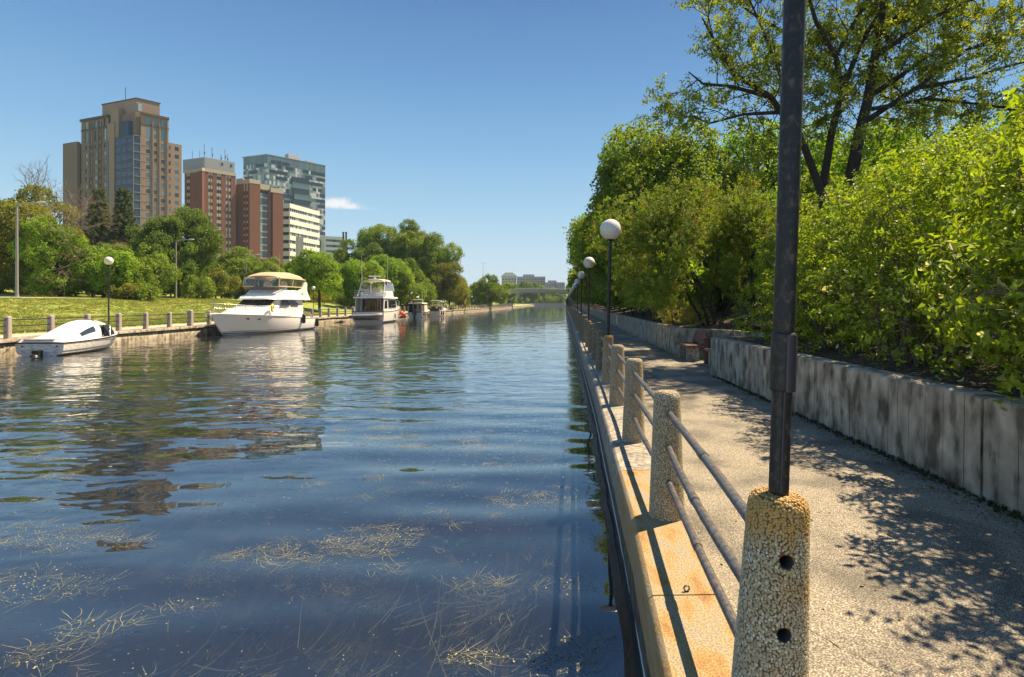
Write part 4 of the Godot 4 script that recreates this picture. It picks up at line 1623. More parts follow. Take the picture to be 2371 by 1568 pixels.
func hull(t: Node3D, st: Array, m: Material, trim: Material, deck: Material, flare := 0.35) -> void:
	# stations run from the stern forwards: [z, half beam, sheer height, half chine, chine height, keel]
	var rows := []
	var tops := []
	var rails := [[], []]
	for k in st.size():
		var s: Array = st[k]
		var r := PackedVector3Array()
		for side in [-1.0, 1.0]:
			var q := []
			for u in [0.0, 0.25, 0.5, 0.75, 1.0]:
				var bulge: float = sin(u * PI) * flare * (0.12 if k < st.size() / 2 else -0.16) * s[1]
				q.append(Vector3(side * (lerpf(s[1], s[3], u) + bulge * 0.4), lerpf(s[2], s[4], u), s[0]))
			q.append(Vector3(side * s[3], s[4], s[0]))
			q.append(Vector3(side * s[3] * 0.5, lerpf(s[4], s[5], 0.55), s[0]))
			q.append(Vector3(0, s[5], s[0]))
			if side > 0:
				q.reverse()
				q.remove_at(0)
			for p in q:
				r.append(p)
			rails[0 if side < 0 else 1].append(Vector3(side * (s[1] + 0.012), s[2] - 0.02, s[0]))
		rows.append(r)
		var d := PackedVector3Array()
		for u in 9:
			var x: float = lerpf(-s[1], s[1], u / 8.0)
			d.append(Vector3(x, s[2] + 0.06 * (1.0 - pow(u / 4.0 - 1.0, 2.0)), s[0]))
		tops.append(d)
	var g := MB.new()
	g.grid(rows, false, true, true)
	part("hull", g, m, t)
	g = MB.new()
	g.grid(tops, false, false, false, true)
	part("deck", g, deck, t)
	g = MB.new()
	for r in rails:
		g.tube(r, 0.032, 6)
	g.tube([rails[0][0], rails[1][0]], 0.032, 6)
	part("rub_rail", g, trim, t)


func stripe(t: Node3D, st: Array, at: float, thick: float, m: Material, called := "stripe") -> void:
	# a thin band round the hull at height share `at` between chine and sheer
	var g := MB.new()
	for side in [-1.0, 1.0]:
		var pts := []
		for s in st:
			pts.append(Vector3(side * (lerpf(s[3], s[1], at) + 0.012), lerpf(s[4], s[2], at), s[0]))
		g.tube(pts, thick, 5)
	part(called, g, m, t)


func boot_line(t: Node3D, st: Array, y: float, thick: float, m: Material) -> void:
	# a painted line at one height above the water, all round the hull
	var g := MB.new()
	for side in [-1.0, 1.0]:
		var pts := []
		for s in st:
			if s[5] > y:
				continue
			var x: float = lerpf(s[3], s[1], (y - s[4]) / (s[2] - s[4])) if y > s[4] else s[3] * clampf((y - s[5]) / (s[4] - s[5]), 0.0, 1.0)
			pts.append(Vector3(side * (x + 0.008), y, s[0]))
		g.tube(pts, thick, 5)
	part("boot_stripe", g, m, t)


func arch_point(w: float, base: float, top: float, a: float, sharp := 0.55) -> Vector3:
	var x := signf(cos(a)) * pow(absf(cos(a)), sharp) * w
	return Vector3(x, base + (top - base) * pow(absf(sin(a)), sharp), 0)


func arch(sections: Array, a0: float, a1: float, n: int, grow := 0.0, sharp := 0.55) -> Array:
	# rows of an arched cover; sections: [z, half width, base, crown]
	var rows := []
	for s in sections:
		var r := PackedVector3Array()
		for k in n + 1:
			var p := arch_point(s[1] + grow, s[2], s[3] + grow, lerpf(a0, a1, float(k) / n), sharp)
			r.append(Vector3(p.x, p.y, s[0]))
		rows.append(r)
	return rows


func between(sections: Array, z0: float, z1: float, n: int) -> Array:
	var out := []
	for k in n + 1:
		var z := lerpf(z0, z1, float(k) / n)
		for m in sections.size() - 1:
			var a: Array = sections[m]
			var b: Array = sections[m + 1]
			if z <= a[0] + 0.001 and z >= b[0] - 0.001:
				var u: float = (z - a[0]) / (b[0] - a[0])
				out.append([z, lerpf(a[1], b[1], u), lerpf(a[2], b[2], u), lerpf(a[3], b[3], u)])
				break
	return out


func house(t: Node3D, called: String, secs: Array, m: Material) -> void:
	# a closed lofted block; secs: [z, half width low, half width high, y low, y high]
	var rows := []
	for s in secs:
		rows.append(PackedVector3Array([Vector3(-s[1], s[3], s[0]), Vector3(-s[1], s[3], s[0]), Vector3(-s[2] - 0.02, s[4] - 0.07, s[0]), Vector3(-s[2] + 0.05, s[4], s[0]), Vector3(0, s[4] + 0.03, s[0]), Vector3(s[2] - 0.05, s[4], s[0]), Vector3(s[2] + 0.02, s[4] - 0.07, s[0]), Vector3(s[1], s[3], s[0]), Vector3(s[1], s[3], s[0])]))
	var g := MB.new()
	g.grid(rows, true, true, true)
	part(called, g, m, t)


func pane(t: Node3D, a: Vector3, b: Vector3, c: Vector3, d: Vector3, m: Material, called := "window") -> void:
	# a thin glazed panel through four corners, with thickness
	var n := (c - a).cross(b - d).normalized() * 0.012
	var g := MB.new()
	var mid := (a + b + c + d) / 4
	g.grid([PackedVector3Array([a - n, b - n, c - n, d - n]), PackedVector3Array([a + n, b + n, c + n, d + n])], true, true, true)
	part(called, g, m, t)


func rope(called: String, label: String, a: Vector3, b: Vector3, sag: float, r := 0.015) -> void:
	var pts := []
	for k in 11:
		var u := k / 10.0
		pts.append(a.lerp(b, u) - Vector3(0, sag * 4 * u * (1 - u), 0))
	var g := MB.new()
	g.tube(pts, r, 6)
	var o := part(called, g, flat("rope", 0.42, 0.38, 0.3, 0.9))
	o.set_meta("label", label)
	o.set_meta("category", "rope")


func fender(label: String, at: Vector3, h: float, r: float, m: Material) -> void:
	var t := thing("fender", label, "fender", at, 0.0, "fenders hung over the boats' sides")
	var g := MB.new()
	g.lathe([Vector2(0.02, 0.0), Vector2(r * 0.7, 0.04), Vector2(r, 0.12), Vector2(r, h - 0.12), Vector2(r * 0.7, h - 0.04), Vector2(0.03, h)], 12)
	part("body", g, m, t)
	g = MB.new()
	g.tube([Vector3(0, h, 0), Vector3(0.02, h + 0.35, 0.0)], 0.012, 5)
	part("cord", g, M.rope, t)


func boats() -> void:
	var gel := flat("gelcoat", 0.78, 0.77, 0.74, 0.22)
	var stain_gel := rough_of("worn_gelcoat", ntex([[0.25, 0.50, 0.47, 0.38], [0.55, 0.72, 0.70, 0.65], [0.8, 0.78, 0.77, 0.74]], 0.02, 111, 512, 5), Vector3(0.25, 0.7, 0.25), 0.3)
	flat("canvas", 0.78, 0.77, 0.74, 0.75)
	flat("tan_canvas", 0.52, 0.41, 0.25, 0.8)
	flat("smoked", 0.012, 0.014, 0.022, 0.05)
	flat("dark_trim", 0.02, 0.02, 0.023, 0.4)
	flat("chrome", 0.62, 0.62, 0.62, 0.2, 1.0)
	flat("boot_top", 0.02, 0.025, 0.04, 0.4)
	flat("teak", 0.26, 0.105, 0.035, 0.45)
	flat("rope", 0.42, 0.38, 0.3, 0.9)
	glass("vinyl", 0.3, 0.3, 0.28, 0.07, 0.04)
	glass("clear", 0.1, 0.12, 0.12, 0.12, 0.02)
	runabout(stain_gel)
	cruiser(gel)
	trawler(gel)
	small_boats(gel)


func runabout(gel: Material) -> void:
	var t := thing("runabout", "small white runabout under a white canvas top, lowest left", "boat", Vector3(-21.8, WATER_Y, -25.9), 0.083)
	var st := [[0.0, 1.06, 0.60, 0.98, 0.10, -0.25], [-1.5, 1.12, 0.62, 1.0, 0.10, -0.28], [-3.2, 1.10, 0.67, 0.9, 0.14, -0.3], [-4.2, 0.90, 0.72, 0.62, 0.22, -0.25], [-5.0, 0.52, 0.77, 0.28, 0.36, -0.05], [-5.45, 0.22, 0.80, 0.1, 0.52, 0.2], [-5.7, 0.03, 0.81, 0.02, 0.68, 0.5]]
	hull(t, st, gel, M.dark_trim, M.gelcoat)
	stripe(t, st, 0.22, 0.025, flat("blue_stripe", 0.10, 0.13, 0.17, 0.4))
	# canvas enclosure stretched from the stern deck to the windscreen
	var sec := [[-0.4, 0.98, 0.62, 0.70], [-0.9, 0.95, 0.62, 0.84], [-1.5, 0.92, 0.63, 1.09], [-2.1, 0.9, 0.64, 1.36], [-2.6, 0.89, 0.65, 1.52], [-3.0, 0.89, 0.66, 1.57], [-3.35, 0.88, 0.67, 1.55], [-3.62, 0.86, 0.9, 1.46]]
	var g := MB.new()
	g.grid(arch(between(sec, -0.4, -3.0, 12), 0.0, PI, 20, 0.0, 0.72), false, true, false, false)
	g.grid(arch(between(sec, -3.0, -3.62, 4), 0.7, PI - 0.7, 16, 0.0, 0.72), false)
	part("canvas_top", g, M.canvas, t)
	g = MB.new()
	var edge := []
	for k in 21:
		var q := arch_point(0.9, 0.66, 1.585, PI * k / 20, 0.72)
		edge.append(Vector3(q.x, q.y, -3.0))
	g.tube(edge, 0.018, 5)
	part("piping", g, M.dark_trim, t)
	for s in [1, -1]:
		g = MB.new()
		var a0 := 0.24 if s > 0 else PI - 0.8
		g.grid(arch(between(sec, -1.45, -2.55, 6), a0 + 0.04, a0 + 0.44, 6, 0.012, 0.72), false)
		part("side_window", g, M.dusk_glass, t)
		pane(t, Vector3(s * 0.93, 0.74, -3.1), Vector3(s * 0.86, 1.3, -3.12), Vector3(s * 0.82, 1.3, -3.6), Vector3(s * 0.92, 0.74, -3.7), M.smoked, "quarter_window")
		pane(t, Vector3(s * 0.98, 0.74, -3.5), Vector3(s * 0.78, 1.18, -3.85), Vector3(s * 0.72, 1.16, -3.9), Vector3(s * 0.62, 0.78, -4.45), M.smoked, "windscreen_wing")
		g = MB.new()
		g.tube([Vector3(s * 1.0, 0.73, -3.48), Vector3(s * 0.78, 1.2, -3.86), Vector3(s * 0.63, 0.78, -4.48), Vector3(s * 1.0, 0.73, -3.48)], 0.022, 6)
		part("windscreen_frame", g, M.chrome, t)
	pane(t, Vector3(-0.62, 0.8, -4.46), Vector3(-0.74, 1.19, -3.88), Vector3(0.74, 1.19, -3.88), Vector3(0.62, 0.8, -4.46), M.smoked, "windscreen")
	g = MB.new()
	g.tube([Vector3(-0.76, 1.2, -3.87), Vector3(0, 1.22, -3.9), Vector3(0.76, 1.2, -3.87)], 0.024, 6)
	part("windscreen_rail", g, M.chrome, t)
	# bather's step, stern locker lid and drive leg
	g = MB.new()
	g.grid([PackedVector3Array([Vector3(-0.95, 0.58, 0.02), Vector3(-0.9, 0.72, -0.15), Vector3(0.9, 0.72, -0.15), Vector3(0.95, 0.58, 0.02)]), PackedVector3Array([Vector3(-0.95, 0.58, -0.5), Vector3(-0.9, 0.76, -0.5), Vector3(0.9, 0.76, -0.5), Vector3(0.95, 0.58, -0.5)])], true, true, true)
	part("stern_locker", g, M.gelcoat, t)
	g = MB.new()
	g.box(Vector3(-0.1, 0.735, -0.13), Vector3(1.35, 0.03, 0.1))
	part("locker_lip", g, flat("weathered_trim", 0.2, 0.16, 0.1, 0.7), t)
	g = MB.new()
	g.box(Vector3(0, 0.0, 0.14), Vector3(0.3, 0.5, 0.28))
	g.ball(Vector3(0, -0.05, 0.32), Vector3(0.2, 0.16, 0.2), 12)
	part("drive_leg", g, M.dark_trim, t)
	for x in [-0.75, 0.75]:
		g = MB.new()
		g.box(Vector3(x, 0.44, 0.015), Vector3(0.06, 0.05, 0.03))
		part("tail_light", g, M.dark_trim, t)
	rope("mooring_rope", "slack rope from the white runabout's stern to a far-bank post", Vector3(-23.05, -0.1, -26.0), Vector3(-23.75, 0.3, -27.4), 0.06)


func cruiser(gel: Material) -> void:
	var at := Vector3(-20.35, WATER_Y, -53.0)
	var turn := PI - 0.088
	var t := thing("motor_cruiser", "large white motor cruiser with tan flybridge canopy, bow towards the viewer", "boat", at, turn)
	var st := [[0.0, 1.95, 1.02, 1.9, 0.1, -0.5], [-2.0, 2.1, 1.08, 1.98, 0.1, -0.6], [-5.0, 2.12, 1.28, 1.9, 0.12, -0.7], [-8.0, 1.98, 1.44, 1.45, 0.2, -0.7], [-9.6, 1.62, 1.52, 0.86, 0.3, -0.6], [-10.8, 1.16, 1.58, 0.42, 0.42, -0.4], [-11.7, 0.72, 1.62, 0.18, 0.66, 0.1], [-12.3, 0.4, 1.65, 0.08, 1.0, 0.7], [-12.75, 0.06, 1.67, 0.02, 1.4, 1.25]]
	hull(t, st, gel, flat("grey_trim", 0.45, 0.45, 0.46, 0.4), gel, 0.7)
	boot_line(t, st, 0.16, 0.03, M.boot_top)
	boot_line(t, st, 0.27, 0.018, M.boot_top)
	# raised foredeck, deckhouse, brow and bridge coaming
	house(t, "foredeck_trunk", [[-6.0, 1.75, 1.55, 1.2, 2.15], [-7.6, 1.7, 1.5, 1.4, 2.1], [-9.4, 1.3, 1.1, 1.5, 1.92], [-11.0, 0.7, 0.5, 1.58, 1.72], [-11.7, 0.3, 0.2, 1.6, 1.64]], gel)
	house(t, "deckhouse", [[-2.2, 1.7, 1.62, 1.05, 2.7], [-4.6, 1.74, 1.62, 1.2, 2.72], [-6.5, 1.7, 1.5, 1.3, 2.74], [-7.1, 1.68, 1.46, 1.4, 2.30], [-7.7, 1.6, 1.45, 1.4, 2.14]], gel)
	house(t, "brow", [[-1.2, 1.9, 1.86, 2.72, 2.95], [-3.5, 1.98, 1.9, 2.72, 3.14], [-5.6, 1.95, 1.8, 2.72, 3.16], [-6.9, 1.75, 1.5, 2.72, 2.98], [-7.3, 1.4, 1.2, 2.72, 2.8]], gel)
	house(t, "bridge_coaming", [[-1.9, 1.72, 1.66, 2.9, 3.35], [-3.6, 1.74, 1.64, 3.1, 3.55], [-5.3, 1.7, 1.55, 3.1, 3.56], [-6.3, 1.5, 1.3, 3.0, 3.2]], gel)
	for s in [1.0, -1.0]:
		var x := Transform3D(Basis(Vector3.BACK, Vector3.UP, Vector3.RIGHT), Vector3(s * 1.72 - 0.09, 0, 0))
		var g := MB.new()
		g.prism(PackedVector2Array([Vector2(-4.2, 2.95), Vector2(-3.2, 3.5), Vector2(-2.4, 3.72), Vector2(-1.95, 4.2), Vector2(-1.72, 4.3), Vector2(-1.6, 4.12), Vector2(-1.66, 3.6), Vector2(-1.3, 3.1), Vector2(-0.9, 2.72), Vector2(-1.6, 2.6), Vector2(-2.4, 2.75)]), x, 0.18)
		part("wing", g, gel, t)
		g = MB.new()
		for q in [[-2.75, 3.2, 0.05], [-2.66, 3.3, 0.06], [-2.6, 3.18, 0.07], [-2.5, 3.26, 0.05], [-2.62, 3.06, 0.06], [-2.9, 3.12, 0.035]]:
			g.ball(Vector3(s * 1.82, q[1], q[0]), Vector3(0.012, q[2], q[2] * 0.6), 8)
		part("emblem", g, M.dark_trim, t)
		# glazing of the deckhouse sides
		pane(t, Vector3(s * 1.735, 2.2, -6.3), Vector3(s * 1.60, 2.66, -5.9), Vector3(s * 1.66, 2.66, -4.9), Vector3(s * 1.755, 2.2, -4.7), M.smoked, "side_window")
		pane(t, Vector3(s * 1.755, 2.2, -4.5), Vector3(s * 1.665, 2.66, -4.7), Vector3(s * 1.67, 2.62, -3.7), Vector3(s * 1.75, 2.2, -3.0), M.smoked, "side_window")
		g = MB.new()
		for p in [[-10.2, 1.05], [-9.2, 1.05]]:
			var q: Array = mix_station(st, p[0])
			g.ball(Vector3(s * (lerpf(q[3], q[1], 0.72) - 0.01), lerpf(q[4], q[2], 0.72), p[0]), Vector3(0.05, 0.06, 0.2), 12)
		part("porthole", g, flat("porthole", 0.09, 0.075, 0.05, 0.3), t)
		# rail along the side deck
		g = MB.new()
		var top := []
		var mid := []
		for k in 12:
			var z := -4.4 - k * 0.76
			var q: Array = mix_station(st, maxf(z, -12.7))
			var foot := Vector3(s * maxf(q[1] - 0.08, 0.12), q[2], z)
			var head := foot + Vector3(-s * 0.03, 0.62 + 0.01 * k, -0.12)
			g.tube([foot, head], 0.014, 5)
			top.append(head)
			mid.append(foot.lerp(head, 0.55))
		top.append(Vector3(0, 2.42, -13.35))
		g.tube(top, 0.018, 6)
		g.tube(mid, 0.011, 5)
		part("deck_rail", g, M.chrome, t)
		g = MB.new()
		for k in 4:
			g.tube([Vector3(s * 1.55, 1.1 + k * 0.02, -1.8 + k * 0.45), Vector3(s * 1.6, 1.6, -1.85 + k * 0.45)], 0.014, 5)
		g.tube([Vector3(s * 1.6, 1.6, -2.0), Vector3(s * 1.62, 1.58, -0.8), Vector3(s * 1.6, 1.3, -0.3), Vector3(s * 1.6, 1.05, -0.25)], 0.016, 6)
		part("stern_rail", g, M.chrome, t)
	# raked windscreen in three dark panes
	for k in 3:
		var x0 := -1.42 + k * 0.97
		var x1 := x0 + 0.86
		pane(t, Vector3(x0, 2.25, -7.42), Vector3(x0 * 0.96, 2.68, -6.72), Vector3(x1 * 0.96, 2.68, -6.72), Vector3(x1, 2.25, -7.42), M.smoked, "windscreen")
	# bow pulpit and anchor
	var g := MB.new()
	g.box(Vector3(0, 1.66, -12.85), Vector3(0.42, 0.07, 1.1))
	part("pulpit", g, gel, t)
	g = MB.new()
	g.tube([Vector3(0, 1.6, -13.3), Vector3(0, 1.45, -13.1), Vector3(0, 1.3, -12.8)], 0.03, 6)
	g.tube([Vector3(-0.16, 1.36, -13.0), Vector3(0, 1.28, -12.85), Vector3(0.16, 1.36, -13.0)], 0.025, 6)
	part("anchor", g, M.chrome, t)
	# flybridge canopy: tan top, clear curtains, bows and seats
	var sec := [[-1.75, 1.62, 4.42, 4.72], [-2.4, 1.7, 4.5, 4.98], [-3.6, 1.72, 4.55, 5.12], [-4.8, 1.7, 4.52, 5.08], [-5.7, 1.6, 4.42, 4.9], [-6.1, 1.5, 4.3, 4.72]]
	var rows := arch(sec, 0.0, PI, 16, 0.0, 0.75)
	g = MB.new()
	g.grid(rows, false, false, false, true)
	g.grid(arch(sec, 0.0, PI, 16, -0.03, 0.75), false, false, false, true)
	part("canopy", g, M.tan_canvas, t)
	g = MB.new()
	for s in sec:
		if s[0] in [-1.75, -3.6, -6.1]:
			var pts := []
			pts.append(Vector3(s[1] * 0.98, 3.5, s[0] * 0.92 - 0.3))
			for k in 13:
				var q := arch_point(s[1] - 0.03, s[2], s[3] - 0.05, PI * k / 12, 0.75)
				pts.append(Vector3(q.x, q.y, s[0]))
			pts.append(Vector3(-s[1] * 0.98, 3.5, s[0] * 0.92 - 0.3))
			g.tube(pts, 0.022, 6)
	part("canopy_frame", g, M.chrome, t)
	var corners := [Vector3(1.55, 0, -6.2), Vector3(0.55, 0, -6.45), Vector3(-0.55, 0, -6.45), Vector3(-1.55, 0, -6.2), Vector3(-1.72, 0, -4.2), Vector3(-1.66, 0, -1.8)]
	for side in [1.0, -1.0]:
		for k in range(2 if side < 0 else 0, corners.size() - 1):
			if side > 0 and k < 2:
				continue
			var a: Vector3 = corners[k] * Vector3(-side, 1, 1)
			var b: Vector3 = corners[k + 1] * Vector3(-side, 1, 1)
			pane(t, a + Vector3(0, 3.8, -0.12), a + Vector3(0, 4.5, 0.08), b + Vector3(0, 4.5, 0.08), b + Vector3(0, 3.8, -0.12), M.vinyl, "clear_curtain")
			g = MB.new()
			g.tube([a + Vector3(0, 3.8, -0.12), b + Vector3(0, 3.8, -0.12)], 0.05, 6)
			g.tube([b + Vector3(0, 3.8, -0.12), b + Vector3(0, 4.55, 0.08)], 0.045, 6)
			g.tube([a + Vector3(0, 4.5, 0.08), b + Vector3(0, 4.5, 0.08)], 0.05, 6)
			part("curtain_border", g, M.tan_canvas, t)
	pane(t, Vector3(0.55, 3.8, -6.57), Vector3(0.5, 4.5, -6.3), Vector3(-0.5, 4.5, -6.3), Vector3(-0.55, 3.8, -6.57), M.vinyl, "clear_curtain")
	pane(t, Vector3(1.5, 3.52, -6.15), Vector3(1.55, 3.78, -6.3), Vector3(-1.55, 3.78, -6.3), Vector3(-1.5, 3.52, -6.15), flat("smoke_screen", 0.12, 0.10, 0.075, 0.2), "wind_deflector")
	for x in [-0.75, 0.75]:
		g = MB.new()
		g.ball(Vector3(x, 3.95, -3.9), Vector3(0.34, 0.42, 0.2), 14)
		g.box(Vector3(x, 3.6, -4.1), Vector3(0.6, 0.2, 0.55))
		part("helm_seat", g, M.canvas, t)
	g = MB.new()
	g.ball(Vector3(-0.2, 3.28, -6.0), Vector3(0.2, 0.1, 0.14), 12)
	part("searchlight", g, gel, t)
	g = MB.new()
	g.tube([Vector3(0.9, 3.2, -1.6), Vector3(0.9, 7.0, -1.4)], [0.015, 0.006], 5)
	part("whip_aerial", g, gel, t)
	# things hung on the cruiser
	var put := Transform3D(Basis(Vector3.UP, turn), at)
	var ring := thing("lifebuoy", "yellow and white lifebuoy on the cruiser's side rail", "lifebuoy", put * Vector3(-1.86, 2.02, -7.9), turn + 0.25)
	for half in 2:
		var pts := []
		for k in 13:
			var a := PI * k / 12 + PI * half - PI / 2
			pts.append(Vector3(0.0, sin(a) * 0.27, cos(a) * 0.27))
		g = MB.new()
		g.tube(pts, 0.085, 9)
		part("ring", g, flat("buoy_yellow", 0.75, 0.55, 0.02, 0.5) if half else M.canvas, ring)
	fender("black fender amidships on the cruiser's side", put * Vector3(-2.28, 0.62, -3.3), 0.85, 0.16, M.dark_trim)
	fender("black fender at the cruiser's stern quarter", put * Vector3(-2.12, 0.2, -0.25), 0.8, 0.16, M.dark_trim)
	rope("mooring_rope", "dark rope from the cruiser's bow to the far-bank post", put * Vector3(0.2, 1.7, -12.4), Vector3(-23.6, 0.4, -41.9), 0.35)


func trawler(gel: Material) -> void:
	var at := Vector3(-17.3, WATER_Y, -67.6)
	var turn := -0.06
	var t := thing("trawler_yacht", "white trawler yacht with varnished doors, stern towards the viewer", "boat", at, turn)
	var st := [[0.0, 1.9, 1.36, 1.82, 0.12, -0.6], [-3.0, 2.02, 1.38, 1.92, 0.12, -0.7], [-6.0, 2.02, 1.5, 1.8, 0.16, -0.8], [-8.5, 1.7, 1.75, 1.25, 0.25, -0.8], [-10.0, 1.1, 1.95, 0.62, 0.4, -0.6], [-11.0, 0.45, 2.1, 0.18, 0.7, -0.1], [-11.4, 0.05, 2.15, 0.02, 1.1, 0.5]]
	hull(t, st, gel, M.dark_trim, flat("deck_grey", 0.4, 0.38, 0.33, 0.8))
	boot_line(t, st, 0.18, 0.05, M.boot_top)
	var g := MB.new()
	g.box(Vector3(0, 1.4, 0.0), Vector3(3.8, 0.06, 0.14))
	part("transom_cap", g, M.teak, t)
	# saloon with varnished after bulkhead and glazed doors
	house(t, "saloon", [[-2.3, 1.72, 1.66, 1.3, 3.0], [-6.3, 1.72, 1.64, 1.4, 3.02], [-7.2, 1.55, 1.4, 1.5, 2.9], [-7.9, 1.4, 1.2, 1.6, 2.2]], gel)
	g = MB.new()
	g.box(Vector3(-0.15, 2.18, -2.26), Vector3(2.7, 1.6, 0.06))
	part("bulkhead", g, M.teak, t)
	for k in 3:
		g = MB.new()
		g.box(Vector3(-1.05 + k * 0.82, 2.2, -2.22), Vector3(0.56, 1.3, 0.04))
		part("door_pane", g, M.smoked, t)
	g = MB.new()
	for x in [-0.6, 0.22]:
		g.box(Vector3(x, 2.2, -2.2), Vector3(0.05, 1.45, 0.05))
	part("door_post", g, flat("bright_teak", 0.42, 0.2, 0.07, 0.4), t)
	for s in [1.0, -1.0]:
		# side walls of the cockpit, with their big windows
		g = MB.new()
		g.prism(PackedVector2Array([Vector2(-2.2, 1.4), Vector2(-2.2, 3.0), Vector2(-0.55, 3.0), Vector2(-0.35, 1.4)]), Transform3D(Basis(Vector3.BACK, Vector3.UP, Vector3.RIGHT), Vector3(s * 1.72 - 0.04, 0, 0)), 0.08)
		part("cockpit_side", g, gel, t)
		pane(t, Vector3(s * 1.79, 1.85, -6.0), Vector3(s * 1.70, 2.75, -6.0), Vector3(s * 1.72, 2.75, -2.6), Vector3(s * 1.79, 1.85, -2.6), M.smoked, "saloon_window")
		pane(t, Vector3(s * 1.775, 1.75, -1.9), Vector3(s * 1.775, 2.7, -1.9), Vector3(s * 1.775, 2.7, -0.85), Vector3(s * 1.775, 1.75, -0.7), M.smoked, "cockpit_window")
		g = MB.new()
		var top := []
		for k in 9:
			var z := -3.0 - k * 1.0
			var q: Array = mix_station(st, z)
			var foot := Vector3(s * maxf(q[1] - 0.05, 0.1), q[2], z)
			g.tube([foot, foot + Vector3(0, 0.75, 0)], 0.018, 5)
			top.append(foot + Vector3(0, 0.75, 0))
		top.append(Vector3(0, 2.95, -11.4))
		g.tube(top, 0.022, 6)
		part("deck_rail", g, M.chrome, t)
	# boat deck over the cockpit, flybridge and its enclosure
	house(t, "boat_deck", [[0.05, 1.86, 1.84, 2.98, 3.16], [-3.0, 1.92, 1.9, 2.98, 3.18], [-6.4, 1.9, 1.85, 2.98, 3.18], [-7.4, 1.5, 1.4, 2.98, 3.1]], gel)
	house(t, "flybridge", [[-1.9, 1.55, 1.6, 3.1, 3.75], [-4.6, 1.6, 1.62, 3.1, 3.95], [-6.2, 1.4, 1.3, 3.1, 3.9]], gel)
	g = MB.new()
	for k in 8:
		var x := -1.7 + k * 0.486
		g.tube([Vector3(x, 3.15, -0.1), Vector3(x, 3.95, -0.1)], 0.018, 5)
	for y in [3.4, 3.68, 3.95]:
		g.tube([Vector3(-1.72, y, -1.8), Vector3(-1.72, y, -0.1), Vector3(1.72, y, -0.1), Vector3(1.72, y, -1.8)], 0.018, 5)
	part("deck_railing", g, M.chrome, t)
	for x in [-0.62, 0.38]:
		g = MB.new()
		g.box(Vector3(x, 3.55, -1.3), Vector3(0.6, 0.1, 0.5))
		g.box(Vector3(x, 3.85, -1.02), Vector3(0.62, 0.55, 0.06))
		part("deck_chair", g, flat("chair_grey", 0.28, 0.27, 0.25, 0.8), t)
	var sec := [[-1.7, 1.42, 4.7, 5.32], [-3.0, 1.5, 4.75, 5.42], [-4.6, 1.5, 4.75, 5.4], [-5.6, 1.4, 4.6, 5.2]]
	g = MB.new()
	g.grid(arch(sec, 0.3, PI - 0.3, 14, 0.0, 0.5), false, false, false, true)
	g.grid(arch(sec, 0.3, PI - 0.3, 14, -0.06, 0.5), false, false, false, true)
	part("hardtop", g, flat("cream_top", 0.66, 0.62, 0.52, 0.6), t)
	for s in [1.0, -1.0]:
		g = MB.new()
		g.tube([Vector3(s * 1.62, 3.3, -0.9), Vector3(s * 1.5, 4.6, -1.75), Vector3(s * 1.35, 5.2, -1.9)], 0.06, 7)
		part("hardtop_leg", g, gel, t)
		g = MB.new()
		g.tube([Vector3(s * 1.55, 3.9, -5.9), Vector3(s * 1.42, 4.9, -5.5)], 0.04, 6)
		part("hardtop_leg", g, gel, t)
		pane(t, Vector3(s * 1.6, 3.9, -5.8), Vector3(s * 1.45, 4.9, -5.4), Vector3(s * 1.46, 4.95, -1.9), Vector3(s * 1.6, 3.9, -1.7), M.vinyl, "clear_curtain")
	for k in 2:
		pane(t, Vector3(-1.4 + k * 1.42, 3.95, -5.9), Vector3(-1.3 + k * 1.34, 5.0, -5.5), Vector3(-0.04 + k * 1.34, 5.05, -5.5), Vector3(-0.04 + k * 1.42, 3.95, -5.9), M.vinyl, "clear_curtain")
	g = MB.new()
	g.lathe([Vector2(0.24, 5.38), Vector2(0.24, 5.5), Vector2(0.1, 5.62), Vector2(0.08, 5.7)], 12, Transform3D(Basis.IDENTITY, Vector3(0, 0, -2.6)))
	g.box(Vector3(0, 5.76, -2.6), Vector3(1.5, 0.13, 0.18), Basis(Vector3.UP, 0.2))
	part("radar", g, gel, t)
	for s in [-1.0, 1.0]:
		g = MB.new()
		g.tube([Vector3(s * 1.6, 4.6, -2.5), Vector3(s * 1.66, 8.6, -2.5)], [0.03, 0.012], 5)
		part("whip_aerial", g, gel, t)
	g = MB.new()
	for x in [0.85, 1.2]:
		g.tube([Vector3(x, 1.3, -1.0), Vector3(x, 3.1, -0.9)], 0.02, 5)
	for k in 6:
		g.tube([Vector3(0.85, 1.5 + k * 0.28, -0.98), Vector3(1.2, 1.5 + k * 0.28, -0.98)], 0.016, 5)
	part("ladder", g, M.chrome, t)
	g = MB.new()
	g.box(Vector3(0, 0.42, 0.42), Vector3(3.4, 0.07, 0.8))
	part("swim_platform", g, M.teak, t)
	# the tender carried across the stern
	var put := Transform3D(Basis(Vector3.UP, turn), at)
	var d := thing("inflatable_dinghy", "grey inflatable dinghy carried across the trawler yacht's stern", "dinghy", put * Vector3(-0.1, 0.62, 0.62), turn)
	g = MB.new()
	g.tube([Vector3(-1.95, 0.2, 0.42), Vector3(-1.6, 0.2, 0.46), Vector3(0.8, 0.24, 0.46), Vector3(1.5, 0.34, 0.3), Vector3(1.85, 0.42, 0.0), Vector3(1.5, 0.34, -0.3), Vector3(0.8, 0.24, -0.46), Vector3(-1.6, 0.2, -0.46), Vector3(-1.95, 0.2, -0.42)], [0.06, 0.21, 0.21, 0.2, 0.19, 0.2, 0.21, 0.21, 0.06], 10)
	part("tube", g, flat("hypalon", 0.34, 0.33, 0.31, 0.6), d)
	g = MB.new()
	g.tube([Vector3(-1.7, 0.17, 0.67), Vector3(0.8, 0.2, 0.67), Vector3(1.6, 0.3, 0.44)], 0.035, 6)
	part("rubbing_strake", g, M.dark_trim, d)
